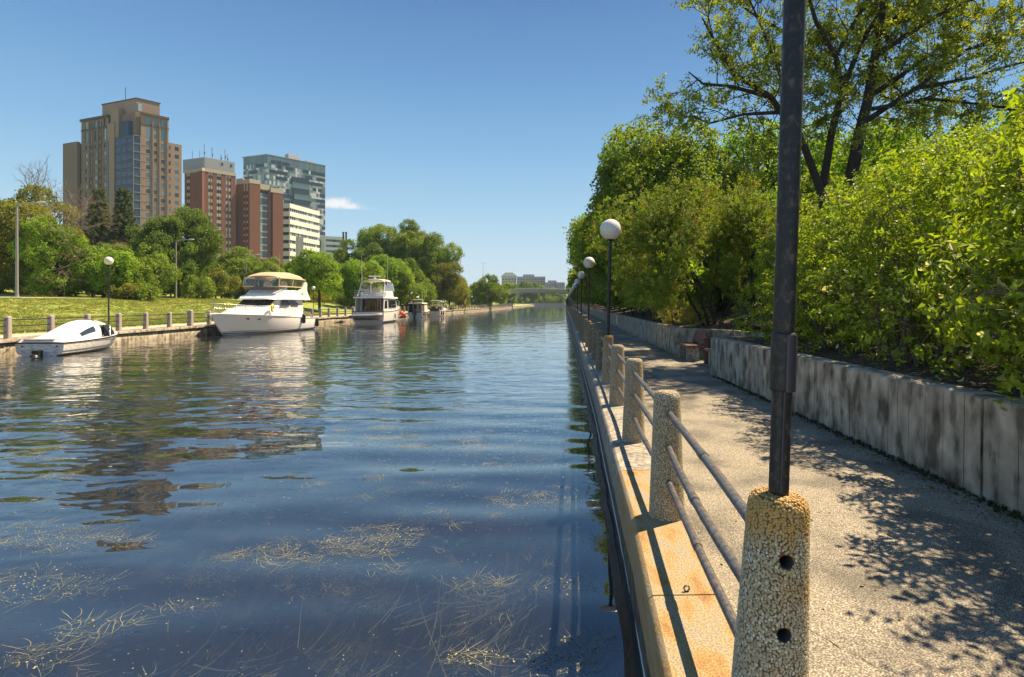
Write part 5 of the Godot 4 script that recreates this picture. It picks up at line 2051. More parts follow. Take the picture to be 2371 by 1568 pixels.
	g = MB.new()
	g.grid([PackedVector3Array([Vector3(-1.6, 0.1, -0.4), Vector3(-1.6, -0.12, 0), Vector3(-1.6, 0.1, 0.4)]), PackedVector3Array([Vector3(0.8, 0.12, -0.4), Vector3(0.8, -0.1, 0), Vector3(0.8, 0.12, 0.4)]), PackedVector3Array([Vector3(1.7, 0.3, -0.08), Vector3(1.7, 0.25, 0), Vector3(1.7, 0.3, 0.08)])], false, false, false, true)
	part("keel", g, gel, d)
	# ensign on a staff
	var f := thing("flag", "striped red and white ensign with blue canton at the trawler's stern", "flag", put * Vector3(-0.3, 1.4, 0.1), turn)
	g = MB.new()
	g.tube([Vector3(0, 0, 0), Vector3(0.35, 1.15, 0.25)], 0.016, 6)
	part("staff", g, M.teak, f)
	for k in 7:
		g = MB.new()
		var a := Vector3(0.35, 1.08, 0.24) + Vector3(-0.02, -0.075, -0.015) * k
		var b := a + Vector3(-0.32, -0.62, 0.06)
		g.grid([PackedVector3Array([a, a.lerp(b, 0.5) + Vector3(0, 0, 0.06), b]), PackedVector3Array([a + Vector3(-0.045, -0.06, 0), a.lerp(b, 0.5) + Vector3(-0.045, -0.06, 0.06), b + Vector3(-0.045, -0.06, 0)])], false, false, false, true)
		part("stripe", g, flat("flag_red", 0.42, 0.03, 0.04, 0.8) if k % 2 == 0 else M.canvas, f)
	g = MB.new()
	g.box(Vector3(0.27, 0.92, 0.25), Vector3(0.16, 0.2, 0.02), Basis(Vector3.BACK, -0.3))
	part("canton", g, flat("flag_blue", 0.03, 0.05, 0.2, 0.8), f)
	f = thing("flag", "limp red courtesy flag beside the trawler's hardtop", "flag", put * Vector3(1.55, 4.2, -1.9), turn)
	g = MB.new()
	g.tube([Vector3(0, 0, 0), Vector3(0.0, 1.15, 0)], 0.012, 5)
	part("staff", g, M.chrome, f)
	g = MB.new()
	g.grid([PackedVector3Array([Vector3(0, 1.1, 0), Vector3(0.1, 1.0, 0.03), Vector3(0.16, 0.7, 0.0)]), PackedVector3Array([Vector3(0, 0.55, 0), Vector3(0.06, 0.5, 0.04), Vector3(0.2, 0.3, 0.02)])], false, false, false, true)
	part("cloth", g, M.flag_red, f)
	fender("white looped fender on the trawler yacht's side", put * Vector3(2.12, 0.4, -4.5), 0.75, 0.13, M.canvas)
	for k in 2:
		var b := thing("ball_fender", ["large orange-red ball fender at the trawler's bow", "smaller red ball fender partly hidden at the trawler's bow"][k], "fender", put * Vector3([2.35, 1.95][k], [0.85, 1.05][k], [-7.4, -8.0][k]), 0.0, "red ball fenders")
		g = MB.new()
		g.ball(Vector3.ZERO, Vector3.ONE * [0.33, 0.26][k], 16)
		part("ball", g, flat("buoy_red", 0.62, 0.06, 0.03, 0.35), b)
		g = MB.new()
		g.tube([Vector3(0, 0.3, 0), Vector3(-0.3, 0.75, 0)], 0.015, 5)
		part("cord", g, M.rope, b)


func small_boats(gel: Material) -> void:
	var t := thing("cabin_boat", "small cream cabin boat with a black outboard motor", "boat", Vector3(-16.2, WATER_Y, -94.0), -0.12)
	var cream := flat("cream_hull", 0.62, 0.57, 0.46, 0.4)
	var st := [[0.0, 1.3, 0.85, 1.2, 0.1, -0.3], [-2.5, 1.38, 0.9, 1.25, 0.1, -0.4], [-5.0, 1.2, 1.05, 0.8, 0.2, -0.4], [-6.6, 0.6, 1.2, 0.25, 0.4, -0.1], [-7.3, 0.04, 1.28, 0.02, 0.8, 0.4]]
	hull(t, st, cream, M.dark_trim, gel)
	house(t, "wheelhouse", [[-1.7, 1.12, 1.05, 0.9, 2.3], [-3.6, 1.1, 1.0, 0.95, 2.3], [-4.3, 1.0, 0.8, 1.0, 1.7]], cream)
	var g: MB
	for s in [-1.0, 1.0]:
		g = MB.new()
		g.box(Vector3(s * 1.02, 1.55, -0.7), Vector3(0.09, 1.4, 1.9))
		part("side_curtain", g, flat("brown_canvas", 0.06, 0.05, 0.045, 0.8), t)
	house(t, "roof", [[0.1, 1.2, 1.18, 2.28, 2.42], [-3.0, 1.22, 1.2, 2.28, 2.44], [-4.2, 1.0, 0.9, 2.28, 2.36]], gel)
	for x in [-0.5, 0.45]:
		g = MB.new()
		g.box(Vector3(x, 1.7, -1.66), Vector3(0.6, 0.8, 0.05))
		part("window", g, M.dusk_glass, t)
	g = MB.new()
	g.box(Vector3(-0.05, 0.75, 0.42), Vector3(0.52, 0.75, 0.6))
	g.ball(Vector3(-0.05, 1.12, 0.42), Vector3(0.27, 0.18, 0.32), 12)
	g.box(Vector3(-0.05, 0.1, 0.4), Vector3(0.22, 0.8, 0.3))
	part("outboard_motor", g, M.dark_trim, t)
	g = MB.new()
	for s in [-1.0, 1.0]:
		g.tube([Vector3(s * 1.0, 2.4, -1.0), Vector3(s * 0.9, 3.0, -1.3)], 0.035, 6)
	g.tube([Vector3(-0.9, 3.0, -1.3), Vector3(0.9, 3.0, -1.3)], 0.04, 6)
	part("arch", g, gel, t)
	g = MB.new()
	g.lathe([Vector2(0.22, 3.02), Vector2(0.26, 3.1), Vector2(0.24, 3.24), Vector2(0.1, 3.32)], 12, Transform3D(Basis.IDENTITY, Vector3(0, 0.25, -1.3)))
	part("radar_dome", g, gel, t)
	g = MB.new()
	g.tube([Vector3(0.8, 3.0, -1.3), Vector3(0.85, 6.2, -1.3)], [0.02, 0.01], 5)
	part("whip_aerial", g, gel, t)
	var f := thing("flag", "small red flag on the cream cabin boat", "flag", Vector3(-17.0, WATER_Y + 2.4, -94.4))
	g = MB.new()
	g.tube([Vector3.ZERO, Vector3(0, 0.8, 0)], 0.012, 5)
	part("staff", g, gel, f)
	g = MB.new()
	g.grid([PackedVector3Array([Vector3(0, 0.78, 0), Vector3(0.3, 0.6, 0.05)]), PackedVector3Array([Vector3(0, 0.4, 0), Vector3(0.28, 0.2, 0.02)])], false, false, false, true)
	part("cloth", g, M.flag_red, f)
	var blue := flat("fender_blue", 0.02, 0.03, 0.09, 0.5)
	for k in 3:
		fender(["dark blue fender, first along the cream cabin boat", "dark blue fender, second along the cream cabin boat", "dark blue fender, third along the cream cabin boat"][k], Vector3(-14.78 + k * 0.1, WATER_Y + 0.2, -94.3 - k * 1.2), 0.75, 0.14, blue)
	# express cruiser with a blue-grey bimini
	t = thing("express_cruiser", "small white boat under a blue-grey bimini top", "boat", Vector3(-14.2, WATER_Y, -101.0), -0.14)
	st = [[0.0, 1.3, 0.95, 1.2, 0.1, -0.3], [-3.0, 1.4, 1.0, 1.25, 0.1, -0.4], [-5.5, 1.15, 1.2, 0.7, 0.25, -0.4], [-7.2, 0.5, 1.35, 0.2, 0.5, 0.0], [-7.9, 0.04, 1.4, 0.02, 0.9, 0.5]]
	hull(t, st, cream, M.dark_trim, gel)
	house(t, "cuddy", [[-3.6, 1.05, 0.9, 1.0, 1.65], [-5.4, 0.8, 0.6, 1.1, 1.5], [-6.6, 0.3, 0.2, 1.25, 1.4]], gel)
	g = MB.new()
	g.box(Vector3(0, 1.2, -0.6), Vector3(2.1, 0.45, 0.8))
	g.box(Vector3(-0.55, 1.35, -2.4), Vector3(0.6, 0.8, 0.6))
	g.box(Vector3(0.55, 1.35, -2.6), Vector3(0.6, 0.8, 0.6))
	part("seats", g, flat("brown_seat", 0.10, 0.06, 0.04, 0.7), t)
	var sec := [[-0.9, 1.2, 2.5, 2.78], [-2.2, 1.25, 2.55, 2.9], [-3.6, 1.2, 2.5, 2.8]]
	g = MB.new()
	g.grid(arch(sec, 0.0, PI, 12, 0.0, 0.6), false, false, false, true)
	g.grid(arch(sec, 0.0, PI, 12, -0.04, 0.6), false, false, false, true)
	part("bimini", g, flat("blue_canvas", 0.16, 0.20, 0.26, 0.8), t)
	g = MB.new()
	for s in [-1.0, 1.0]:
		g.tube([Vector3(s * 1.22, 1.0, -2.2), Vector3(s * 1.18, 2.55, -0.9)], 0.02, 5)
		g.tube([Vector3(s * 1.22, 1.0, -2.2), Vector3(s * 1.18, 2.55, -3.6)], 0.02, 5)
	part("bimini_frame", g, M.chrome, t)
	pane(t, Vector3(-1.0, 1.6, -3.8), Vector3(-0.85, 2.15, -3.3), Vector3(0.85, 2.15, -3.3), Vector3(1.0, 1.6, -3.8), M.clear, "windscreen")
	for k in 2:
		fender(["dark blue fender, nearer one on the boat with the bimini", "dark blue fender, farther one on the boat with the bimini"][k], Vector3(-12.72 + k * 0.15, WATER_Y + 0.2, -101.5 - k * 1.4), 0.7, 0.14, blue)


const TINT := {
	"lime": [Color(0.333, 0.476, 0.037), Color(0.226, 0.375, 0.034)],
	"mid": [Color(0.198, 0.310, 0.034), Color(0.292, 0.375, 0.044)],
	"dark": [Color(0.139, 0.225, 0.033), Color(0.198, 0.288, 0.037)],
	"olive": [Color(0.327, 0.320, 0.052), Color(0.234, 0.276, 0.048)],
	"purple": [Color(0.176, 0.110, 0.048), Color(0.164, 0.166, 0.043)],
	"grey": [Color(0.231, 0.283, 0.139), Color(0.177, 0.231, 0.093)],
	"fir": [Color(0.140, 0.188, 0.068), Color(0.198, 0.231, 0.077)],
	"rusty": [Color(0.25, 0.36, 0.045), Color(0.36, 0.26, 0.05)],
	"bush": [Color(0.42, 0.51, 0.035), Color(0.25, 0.37, 0.03)],
	"golden": [Color(0.62, 0.52, 0.12), Color(0.46, 0.46, 0.09)],
	"dead": [Color(0.354, 0.300, 0.202), Color(0.354, 0.300, 0.202)],
}


func leaf_shape(g: MB, p: Vector3, dir: Vector3, up: Vector3, l: float, w: float, lobed := false) -> void:
	# a leaf folded along its midrib and curling at the tip
	var s := dir.cross(up).normalized()
	var q := s.cross(dir).normalized()
	var tip := p + dir * l - q * l * 0.16
	var a := p + dir * l * 0.42 + s * w * 0.5 + q * w * 0.16
	var b := p + dir * l * 0.42 - s * w * 0.5 + q * w * 0.16
	if lobed:
		var m := p + dir * l * 0.55
		var c := p + dir * l * 0.12 + s * w * 0.42
		var d := p + dir * l * 0.12 - s * w * 0.42
		g.tri(p, c, m)
		g.tri(c, a, m)
		g.tri(a, tip, m)
		g.tri(p, m, d)
		g.tri(d, m, b)
		g.tri(b, m, tip)
		return
	g.tri(p, a, tip)
	g.tri(p, tip, b)


func rand_dir() -> Vector3:
	var v := Vector3(rng.randfn(), rng.randfn(), rng.randfn())
	return v.normalized() if v.length() > 0.01 else Vector3.UP


func make_clumps() -> void:
	# tufts of separate leaves; +y is the side turned to the light
	for k in 3:
		var g := MB.new()
		for n in 22:
			var p := rand_dir() * pow(rng.randf(), 0.4) * Vector3(0.62, 0.42, 0.62)
			var up := (Vector3.UP * 1.1 + rand_dir()).normalized()
			g.col = Color.WHITE * rng.randf_range(0.72, 1.25)
			leaf_shape(g, p, (rand_dir() + p * 0.8).normalized(), up, rng.randf_range(0.24, 0.36), rng.randf_range(0.16, 0.24))
		clumps["tuft%d" % k] = g.mesh()
	for k in 2:
		# finer tuft for trees near enough to show their leaves
		var g := MB.new()
		for n in 26:
			var p := rand_dir() * pow(rng.randf(), 0.4) * Vector3(0.34, 0.24, 0.34)
			g.col = Color.WHITE * rng.randf_range(0.7, 1.3)
			leaf_shape(g, p, (rand_dir() + p).normalized(), (Vector3.UP + rand_dir()).normalized(), rng.randf_range(0.10, 0.15), rng.randf_range(0.07, 0.11), true)
		clumps["fine%d" % k] = g.mesh()
	for k in 3:
		# a leafy twig: alternate leaves along a bent stem that starts at the origin and runs up +y
		var g := MB.new()
		var pts := []
		var bend := rng.randf_range(-0.05, 0.05)
		for m in 5:
			pts.append(Vector3(bend * m * m * 0.12, m * 0.055, 0.0))
		g.col = Color(0.55, 0.42, 0.5)
		g.tube(pts, [0.0035, 0.003, 0.0026, 0.002, 0.001], 3, false)
		for m in 9:
			var u := 0.05 + m * 0.021
			var a := m * 2.4 + rng.randf()
			var out := Vector3(cos(a), 0.45, sin(a)).normalized()
			g.col = Color.WHITE * rng.randf_range(0.75, 1.25)
			leaf_shape(g, Vector3(0, u, 0), out, Vector3.UP + rand_dir() * 0.4, rng.randf_range(0.05, 0.075), rng.randf_range(0.032, 0.045))
		clumps["twig%d" % k] = g.mesh()
	var f := MB.new()
	for n in 110:
		var y := rng.randf()
		var a := rng.randf() * TAU
		var d := Vector3(cos(a), rng.randf_range(0.1, 0.9), sin(a)).normalized()
		f.col = Color.WHITE * rng.randf_range(0.7, 1.3)
		leaf_shape(f, Vector3(0, y * 0.9, 0), d, Vector3.UP, 0.3, 0.11)
	clumps["fir"] = f.mesh()


func limb(g: MB, a: Vector3, b: Vector3, r0: float, r1: float, sides := 6, wob := 0.06) -> void:
	var pts := []
	var rs := []
	var l := a.distance_to(b)
	for k in 5:
		var u := k / 4.0
		pts.append(a.lerp(b, u) + (rand_dir() * l * wob if k in [1, 2, 3] else Vector3.ZERO) + Vector3(0, sin(u * PI) * l * 0.05, 0))
		rs.append(lerpf(r0, r1, u))
	g.tube(pts, rs, sides, false)


func tuft(where: Array, tint: Array, p: Vector3, out: Vector3, s: float, c: Color) -> void:
	var y := (out + Vector3.UP * 0.45 + rand_dir() * 0.4).normalized()
	var b := Basis(Quaternion(Vector3.UP, y)) if y.y > -0.99 else Basis.IDENTITY
	b = b * Basis(Vector3.UP, rng.randf() * TAU)
	where.append(Transform3D(b.scaled_local(Vector3.ONE * s), p))
	tint.append(c * rng.randf_range(0.6, 1.35))


func tree(called: String, label: String, category: String, at: Vector3, h: float, r: float, kind: String, opt := {}) -> Node3D:
	# trunk and limbs reach into a crown of overlapping boughs; leaves sit on the outside of each bough
	var t := thing(called, label, category, at, 0.0, opt.get("group", ""))
	var clear: float = opt.get("clear", 0.16)
	var mesh: String = opt.get("mesh", "tuft")
	var scale: float = opt.get("scale", 1.0)
	var n: int = int(opt.get("lobes", 15) * 1.9)
	var dens: float = opt.get("dens", 1.0)
	var rv := h * (1.0 - clear) / 2
	var mid := Vector3(0, h * clear + rv, 0)
	var wood := MB.new()
	var lean := Vector3(rng.randfn(0, 0.25), 0, rng.randfn(0, 0.25))
	var tr: float = opt.get("trunk", h * 0.022)
	wood.tube([Vector3(0, -0.3, 0), Vector3(0, h * 0.03, 0), Vector3(0, h * clear, 0) + lean * 0.3, mid + lean, mid + Vector3(0, rv * 0.55, 0) + lean], [tr * 1.5, tr * 1.1, tr, tr * 0.6, tr * 0.2], 8, false)
	var where := []
	var tint := []
	var tones: Array = TINT[kind]
	var unit := 0.62 * scale if mesh == "tuft" else (0.36 * scale if mesh == "fine" else 0.14 * scale)
	for k in n:
		var u := (k + 0.5) / n
		var el := asin(lerpf(opt.get("low", -0.75), 0.98, u))
		var az := k * 2.399963 + rng.randfn(0, 0.3)
		var dir := Vector3(cos(el) * cos(az), sin(el), cos(el) * sin(az))
		var q := rng.randf_range(0.42, 0.88)
		var c := mid + dir * Vector3(r, rv, r) * q + lean
		var br := minf(r, rv) * lerpf(0.16, 0.46, pow(rng.randf(), 1.3))
		limb(wood, mid + Vector3(0, (c.y - mid.y) * 0.3 - rv * 0.25, 0) + lean * 0.6, c + dir * br * 0.4, tr * 0.42, tr * 0.08, 5)
		var tone: Color = tones[0].lerp(tones[1], rng.randf()) * rng.randf_range(0.88, 1.12)
		var m := int(br * br * 12.6 * 0.85 / (unit * unit) * dens)
		for s in m:
			var d := rand_dir()
			if d.dot(dir) < -0.45 and rng.randf() > 0.15:
				continue
			var lump := 1.0 + 0.16 * sin(d.x * 7.0 + k) * sin(d.y * 6.0 + k * 2.0) * sin(d.z * 7.0)
			tuft(where, tint, c + d * br * lump * Vector3(1.0, 0.85, 1.0) * (0.72 + 0.36 * pow(rng.randf(), 0.7)), d, scale * rng.randf_range(0.7, 1.25), tone)
	part("trunk", wood, M.bark, t)
	scatter("crown", clumps[mesh + str(rng.randi() % (3 if mesh != "fine" else 2))], leafy("leaf", 0.55, 1.0), where, tint, t)
	return t


func spruce(label: String, at: Vector3, h: float, r: float) -> void:
	var t := thing("spruce_tree", label, "tree", at, 0.0, "spruces before the tan tower")
	var wood := MB.new()
	wood.tube([Vector3(0, -0.3, 0), Vector3(0, h * 0.5, 0), Vector3(0, h, 0)], [h * 0.016, h * 0.01, 0.02], 7, false)
	var where := []
	var tint := []
	var y := h * 0.06
	while y < h * 0.985:
		var u := y / h
		var reach := r * pow(1.0 - u, 0.85) + 0.15
		var n := 7 + int(reach * 1.5)
		var a0 := rng.randf() * TAU
		for k in n:
			var a := a0 + TAU * k / n + rng.randfn(0, 0.12)
			var l := reach * rng.randf_range(0.75, 1.15)
			var tip := Vector3(cos(a) * l, y - l * 0.18 + rng.randfn(0, 0.1), sin(a) * l)
			limb(wood, Vector3(0, y, 0), tip, 0.05, 0.015, 4, 0.02)
			var steps := maxi(1, int(l / 0.5))
			for s in steps:
				var q := (s + 0.7) / steps
				var dir := Vector3(cos(a), 0.1 + 0.3 * u, sin(a)).normalized()
				var b := Basis(Quaternion(Vector3.UP, (dir + rand_dir() * 0.25).normalized()))
				where.append(Transform3D(b.scaled_local(Vector3.ONE * rng.randf_range(0.7, 1.05)), Vector3(0, y, 0).lerp(tip, q)))
				tint.append(TINT.fir[0].lerp(TINT.fir[1], rng.randf()) * rng.randf_range(0.8, 1.2))
		y += 0.42 + 0.2 * (1.0 - u)
	for k in 4:
		where.append(Transform3D(Basis.IDENTITY.scaled(Vector3(0.5, 1, 0.5)), Vector3(0, h - 0.5 - k * 0.2, 0)))
		tint.append(TINT.fir[1])
	part("trunk", wood, M.bark, t)
	scatter("crown", clumps.fir, leafy("leaf", 0.55, 1.0), where, tint, t)


func fork(g: MB, p: Vector3, dir: Vector3, l: float, r: float, depth: int, tips: Array, spread := 0.6) -> void:
	var pts := [p]
	var rs := [r]
	var d := dir
	for k in 3:
		d = (d + rand_dir() * 0.16 + Vector3(0, 0.03, 0)).normalized()
		pts.append(pts[-1] + d * l / 3)
		rs.append(lerpf(r, r * 0.55, (k + 1) / 3.0))
	g.tube(pts, rs, 5 if r > 0.03 else 3, false)
	tips.append([pts[3], d, depth])
	if depth == 0:
		return
	var n := 2 + rng.randi() % 2
	for k in n:
		var e := (d + rand_dir() * spread).normalized()
		fork(g, pts[3], e, l * rng.randf_range(0.62, 0.85), r * 0.62, depth - 1, tips, spread)
	if rng.randf() < 0.7:
		fork(g, pts[2], (d + rand_dir() * spread * 1.3).normalized(), l * 0.55, r * 0.35, depth - 1, tips, spread)


func bare_tree(label: String, at: Vector3, starts: Array, m: Material) -> void:
	var t := thing("bare_tree", label, "tree", at, 0.0, "bare branches on the far bank")
	var g := MB.new()
	for s in starts:
		fork(g, s[0], (s[1] as Vector3).normalized(), s[2], s[3], s[4], [], 0.62)
	part("branches", g, m, t)


func bush(label: String, at: Vector3, lobes: Array, kind: String, stems: int, mesh := "twig", scale := 1.0, dens := 1.0) -> Node3D:
	# a many-stemmed shrub: arching stems, and leafy twigs spread through the outer part of its boughs
	var t := thing("shrub", label, "shrub", at, 0.0, "shrubs on the planted bank")
	var wood := MB.new()
	var where := []
	var tint := []
	var tones: Array = TINT[kind]
	for lb in lobes:
		var c: Vector3 = lb[0]
		var r: Vector3 = lb[1]
		var n := int(r.x * r.y * 480.0 * dens / (scale * scale))
		for k in n:
			var d := rand_dir()
			var p := c + d * r * (0.55 + 0.5 * pow(rng.randf(), 0.6)) * (1.0 + 0.12 * sin(d.x * 9.0) * sin(d.y * 8.0 + d.z * 5.0))
			if p.y < -0.05 + rng.randf() * 0.35:
				continue
			var y := (d * 0.8 + Vector3.UP * 0.25 + rand_dir() * 0.8).normalized()
			var b := Basis(Quaternion(Vector3.UP, y)) if y.y > -0.99 else Basis.IDENTITY
			where.append(Transform3D((b * Basis(Vector3.UP, rng.randf() * TAU)).scaled_local(Vector3.ONE * scale * rng.randf_range(0.8, 1.3)), p))
			tint.append(tones[0].lerp(tones[1], rng.randf()) * rng.randf_range(0.75, 1.2))
		for k in stems:
			var a := rng.randf() * TAU
			var root := Vector3(c.x * 0.55 + cos(a) * 0.3, 0.0, c.z * 0.55 + sin(a) * 0.3)
			var d := rand_dir()
			d.y = absf(d.y) * 0.7
			var e := c + d * r * 0.95
			var pts := []
			for m in 6:
				var u := m / 5.0
				pts.append(root.lerp(e, u) + Vector3(0, sin(u * PI) * 0.35, 0) + rand_dir() * 0.06)
			wood.tube(pts, [0.02, 0.016, 0.013, 0.009, 0.006, 0.003], 5, false)
			for m in 4:
				var s: Vector3 = pts[2 + m % 3]
				limb(wood, s, s + (rand_dir() + Vector3(0, 0.2, 0)) * rng.randf_range(0.3, 0.8), 0.007, 0.002, 3, 0.08)
	part("stems", wood, M.grey_bark, t)
	scatter("foliage", clumps[mesh + str(rng.randi() % (3 if mesh != "fine" else 2))], leafy("bush_leaf", 0.55, 1.0), where, tint, t)
	return t


func right_plants() -> void:
	# the big light-green shrubs that lean over the near wall
	var wide := [[Vector3(0, 1.5, 0), Vector3(1.1, 1.15, 1.3)], [Vector3(-0.35, 2.3, 0.3), Vector3(0.9, 0.85, 1.1)], [Vector3(0.9, 2.4, -0.3), Vector3(1.1, 0.95, 1.2)], [Vector3(-0.6, 0.85, -0.5), Vector3(0.85, 0.8, 1.0)], [Vector3(-0.75, 0.6, 0.7), Vector3(0.65, 0.6, 0.7)]]
	var spots := [
		[4.95, 1.3, 1.0, "dense shrub unseen past the lower right corner"],  # hedge continued out of view, kept for the shade it throws
		[5.1, 3.9, 1.0, "dense bright shrub at the picture's right edge"], [5.7, 5.5, 0.92, "tall sunlit shrub above the wall joint"],
		[5.95, 7.9, 0.93, "sunlit shrub right of the dark lamp pole"], [6.2, 10.2, 0.9, "yellow-green shrub crossing behind the dark lamp pole"], [6.3, 12.4, 0.8, "pale green shrub at the bench end of the wall"],
		[8.2, 6.6, 1.1, "tall shrub behind the wall-side shrubs"], [8.4, 10.0, 1.05, "deep shrub under the tall maple's stems"]]
	var nodes := []
	for s in spots:
		var lobes := []
		for l in wide:
			lobes.append([(l[0] as Vector3) * s[2] + rand_dir() * 0.15, (l[1] as Vector3) * s[2]])
		nodes.append(bush(s[3], Vector3(s[0], soil_y(s[0] - rx(s[1], wall_off(s[1]))) - 0.05, -s[1]), lobes, "bush", 13, "twig", 1.35 if s[1] < 7.0 else 1.1, 1.15 if s[0] < 7 else 0.6))
	# single large leaves on the lower shoots nearest the viewer
	var g := MB.new()
	leaf_shape(g, Vector3.ZERO, Vector3.UP, Vector3.BACK, 0.085, 0.075, true)
	var leaf := g.mesh()
	var shades := []
	for k in 4:
		var m := leafy("large_leaf%d" % k, 0.4, 0.9)
		m.vertex_color_use_as_albedo = false
		m.albedo_color = [lin(0.15, 0.22, 0.02), lin(0.11, 0.18, 0.02), lin(0.18, 0.24, 0.03), lin(0.08, 0.14, 0.02)][k]
		shades.append(m)
	for k in range(1, 4):
		var n: Node3D = nodes[k]
		for q in 90:
			var o := part("leaf", leaf, shades[rng.randi() % 4], n)
			var p := Vector3(-1.05 + rng.randfn(0, 0.16), rng.randf_range(0.12, 1.3), rng.randf_range(-1.1, 1.3))
			o.transform = Transform3D(Basis.from_euler(Vector3(rng.randf_range(-1.4, 1.0), rng.randf() * TAU, rng.randfn(0, 0.6))).scaled(Vector3.ONE * rng.randf_range(0.7, 1.25)), p)
	tall_maple()
	# a small many-stemmed tree with a rusty cast behind the benches
	var t := thing("small_tree", "low spreading tree with rust-tinged leaves behind the benches", "tree", Vector3(7.0, soil_y(1.8) - 0.1, -19.8))
	var wood := MB.new()
	var tips := []
	for s in [[Vector3(-0.2, 0, 0), Vector3(-0.75, 1, 0.2)], [Vector3(0.1, 0, 0.2), Vector3(-0.25, 1, 0.5)], [Vector3(0.3, 0, 0), Vector3(0.5, 1, 0.1)], [Vector3(0, 0, -0.2), Vector3(0.1, 1, -0.5)], [Vector3(-0.1, 0, 0.1), Vector3(-0.5, 0.8, 0.6)], [Vector3(0.2, 0, 0.1), Vector3(0.9, 0.9, 0.4)]]:
		fork(wood, s[0], (s[1] as Vector3).normalized(), 1.75, 0.06, 4, tips, 0.72)
	part("stems", wood, M.bark, t)
	var where := []
	var tint := []
	for q in tips:
		var p: Vector3 = q[0]
		if q[2] > 3:
			continue
		for k in [10, 8, 6, 4][q[2]]:
			var e := p + rand_dir() * rng.randf_range(0.1, 0.42)
			if e.y < 0.7:
				continue
			var c: Color = TINT.rusty[0].lerp(TINT.rusty[1], pow(rng.randf(), 4.0))
			where.append(Transform3D((Basis(Quaternion(Vector3.UP, (q[1] + rand_dir() * 0.9).normalized())) * Basis(Vector3.UP, rng.randf() * TAU)).scaled_local(Vector3.ONE * rng.randf_range(0.9, 1.4)), e))
			tint.append(c * rng.randf_range(0.75, 1.25))
	scatter("crown", clumps.twig1, leafy("leaf", 0.55, 1.0), where, tint, t)
	# trees and undergrowth on the bank, from near to far
	var list := [
		[8.6, 30.0, 11.3, 4.1, "mid", "big dark maple overhanging the path", 0.8, "fine"],
		[13.6, 31.0, 12.6, 3.6, "lime", "thin yellow-green tree seen behind the tall maple", 0.45, "fine"],
		[17.5, 26.0, 10.5, 4.0, "lime", "green tree behind the tall maple's stems", 0.7, "fine"],
		[11.5, 24.0, 7.0, 3.0, "lime", "light green tree between small tree and maple", 0.6, "fine"],
		[9.2, 39.0, 11.2, 4.0, "lime", "green tree next beyond the big dark maple", 0.85, "tuft"],
		[9.6, 47.0, 12.2, 4.2, "mid", "dark tree leaning over the third globe lamp", 0.85, "tuft"],
		[10.6, 55.0, 12.0, 4.2, "lime", "green tree beyond the fourth globe lamp", 1.0, "tuft"],
		[11.4, 64.0, 12.6, 4.6, "mid", "dark tree well along the path's tree row", 1.0, "tuft"]]
	for q in list:
		tree("broadleaf_tree", q[5], "tree", Vector3(q[0], 1.6, -q[1]), q[2] - 1.6, q[3], q[4], {"mesh": q[7], "dens": q[6], "scale": 0.8 if q[7] == "tuft" else 1.25, "clear": 0.12, "group": "trees on the planted bank"})
	for q in [[19.0, 36.0, 9.5, 4.5, "mid"], [15.0, 42.0, 9.0, 4.0, "dark"], [26.0, 40.0, 11.0, 5.0, "dark"], [22.0, 30.0, 7.5, 3.6, "lime"], [31.0, 33.0, 10.0, 5.0, "mid"], [16.5, 33.5, 6.0, 3.2, "dark"], [24.5, 24.0, 8.0, 4.0, "mid"], [20.0, 19.0, 7.0, 3.6, "lime"], [13.0, 21.0, 5.2, 2.6, "mid"], [10.5, 26.5, 4.0, 2.2, "mid"], [12.5, 29.0, 4.5, 2.4, "dark"], [10.0, 22.5, 3.4, 1.8, "lime"], [9.2, 25.0, 3.6, 1.8, "dark"]]:
		tree("broadleaf_tree", "tree filling the bank behind the tall maple", "tree", Vector3(q[0], soil_y(q[0] - rx(q[1], 2.7)) - 0.1, -q[1]), q[2], q[3], q[4], {"scale": 0.7, "clear": 0.02, "lobes": 12, "group": "trees filling the bank behind the tall maple"})
	var b := 40.0
	while b < 320.0:
		tree("broadleaf_tree", "tree standing behind the row along the path", "tree", Vector3(rx(b, 14.0 + rng.randfn(0, 1.0)), 1.8, -b), rng.randf_range(7.0, 9.5), 4.6, "dark", {"scale": 1.0 + b / 150.0, "clear": 0.0, "low": -0.97, "lobes": 9, "group": "trees behind the path's row"})
		b += 9.0 + b * 0.07
	var d := 74.0
	var k := 0
	while d < 300.0:
		tree("broadleaf_tree", "distant tree in the row closing over the far path", "tree", Vector3(rx(d, 6.2 + rng.randfn(0, 0.6)), 1.6, -d), rng.randf_range(10.5, 12.5), 4.9, ["mid", "dark", "mid"][k % 3], {"scale": 0.9 + d / 180.0, "clear": 0.0, "low": -0.95, "lobes": 12, "group": "trees on the planted bank"})
		d += 8.5 + d * 0.03
		k += 1
	for q in [[7.0, 24.5, 3.6, 1.7, "lime", "leafy shrub filling the bank beneath the nearest globe lamp"], [7.1, 28.0, 4.2, 1.9, "mid", "dark shrub behind the nearest globe lamp's pole"], [7.7, 33.0, 4.0, 1.9, "lime", "shrub on the bank past the big dark maple"], [8.3, 38.5, 3.8, 1.9, "dark", "dark shrub on the bank by the gap with steps"], [9.0, 45.0, 4.2, 2.2, "mid", "shrub on the bank past the gap with steps"], [10.0, 52.5, 4.2, 2.4, "dark", "far dark shrub crowding the retaining wall"], [11.0, 62.0, 4.4, 2.6, "mid", "far green shrub crowding the retaining wall"]]:
		tree("shrub", q[5], "shrub", Vector3(q[0], 1.0, -q[1]), q[2], q[3], q[4], {"mesh": "fine", "scale": 1.3, "clear": 0.0, "lobes": 12, "trunk": 0.04, "group": "shrubs on the planted bank"})
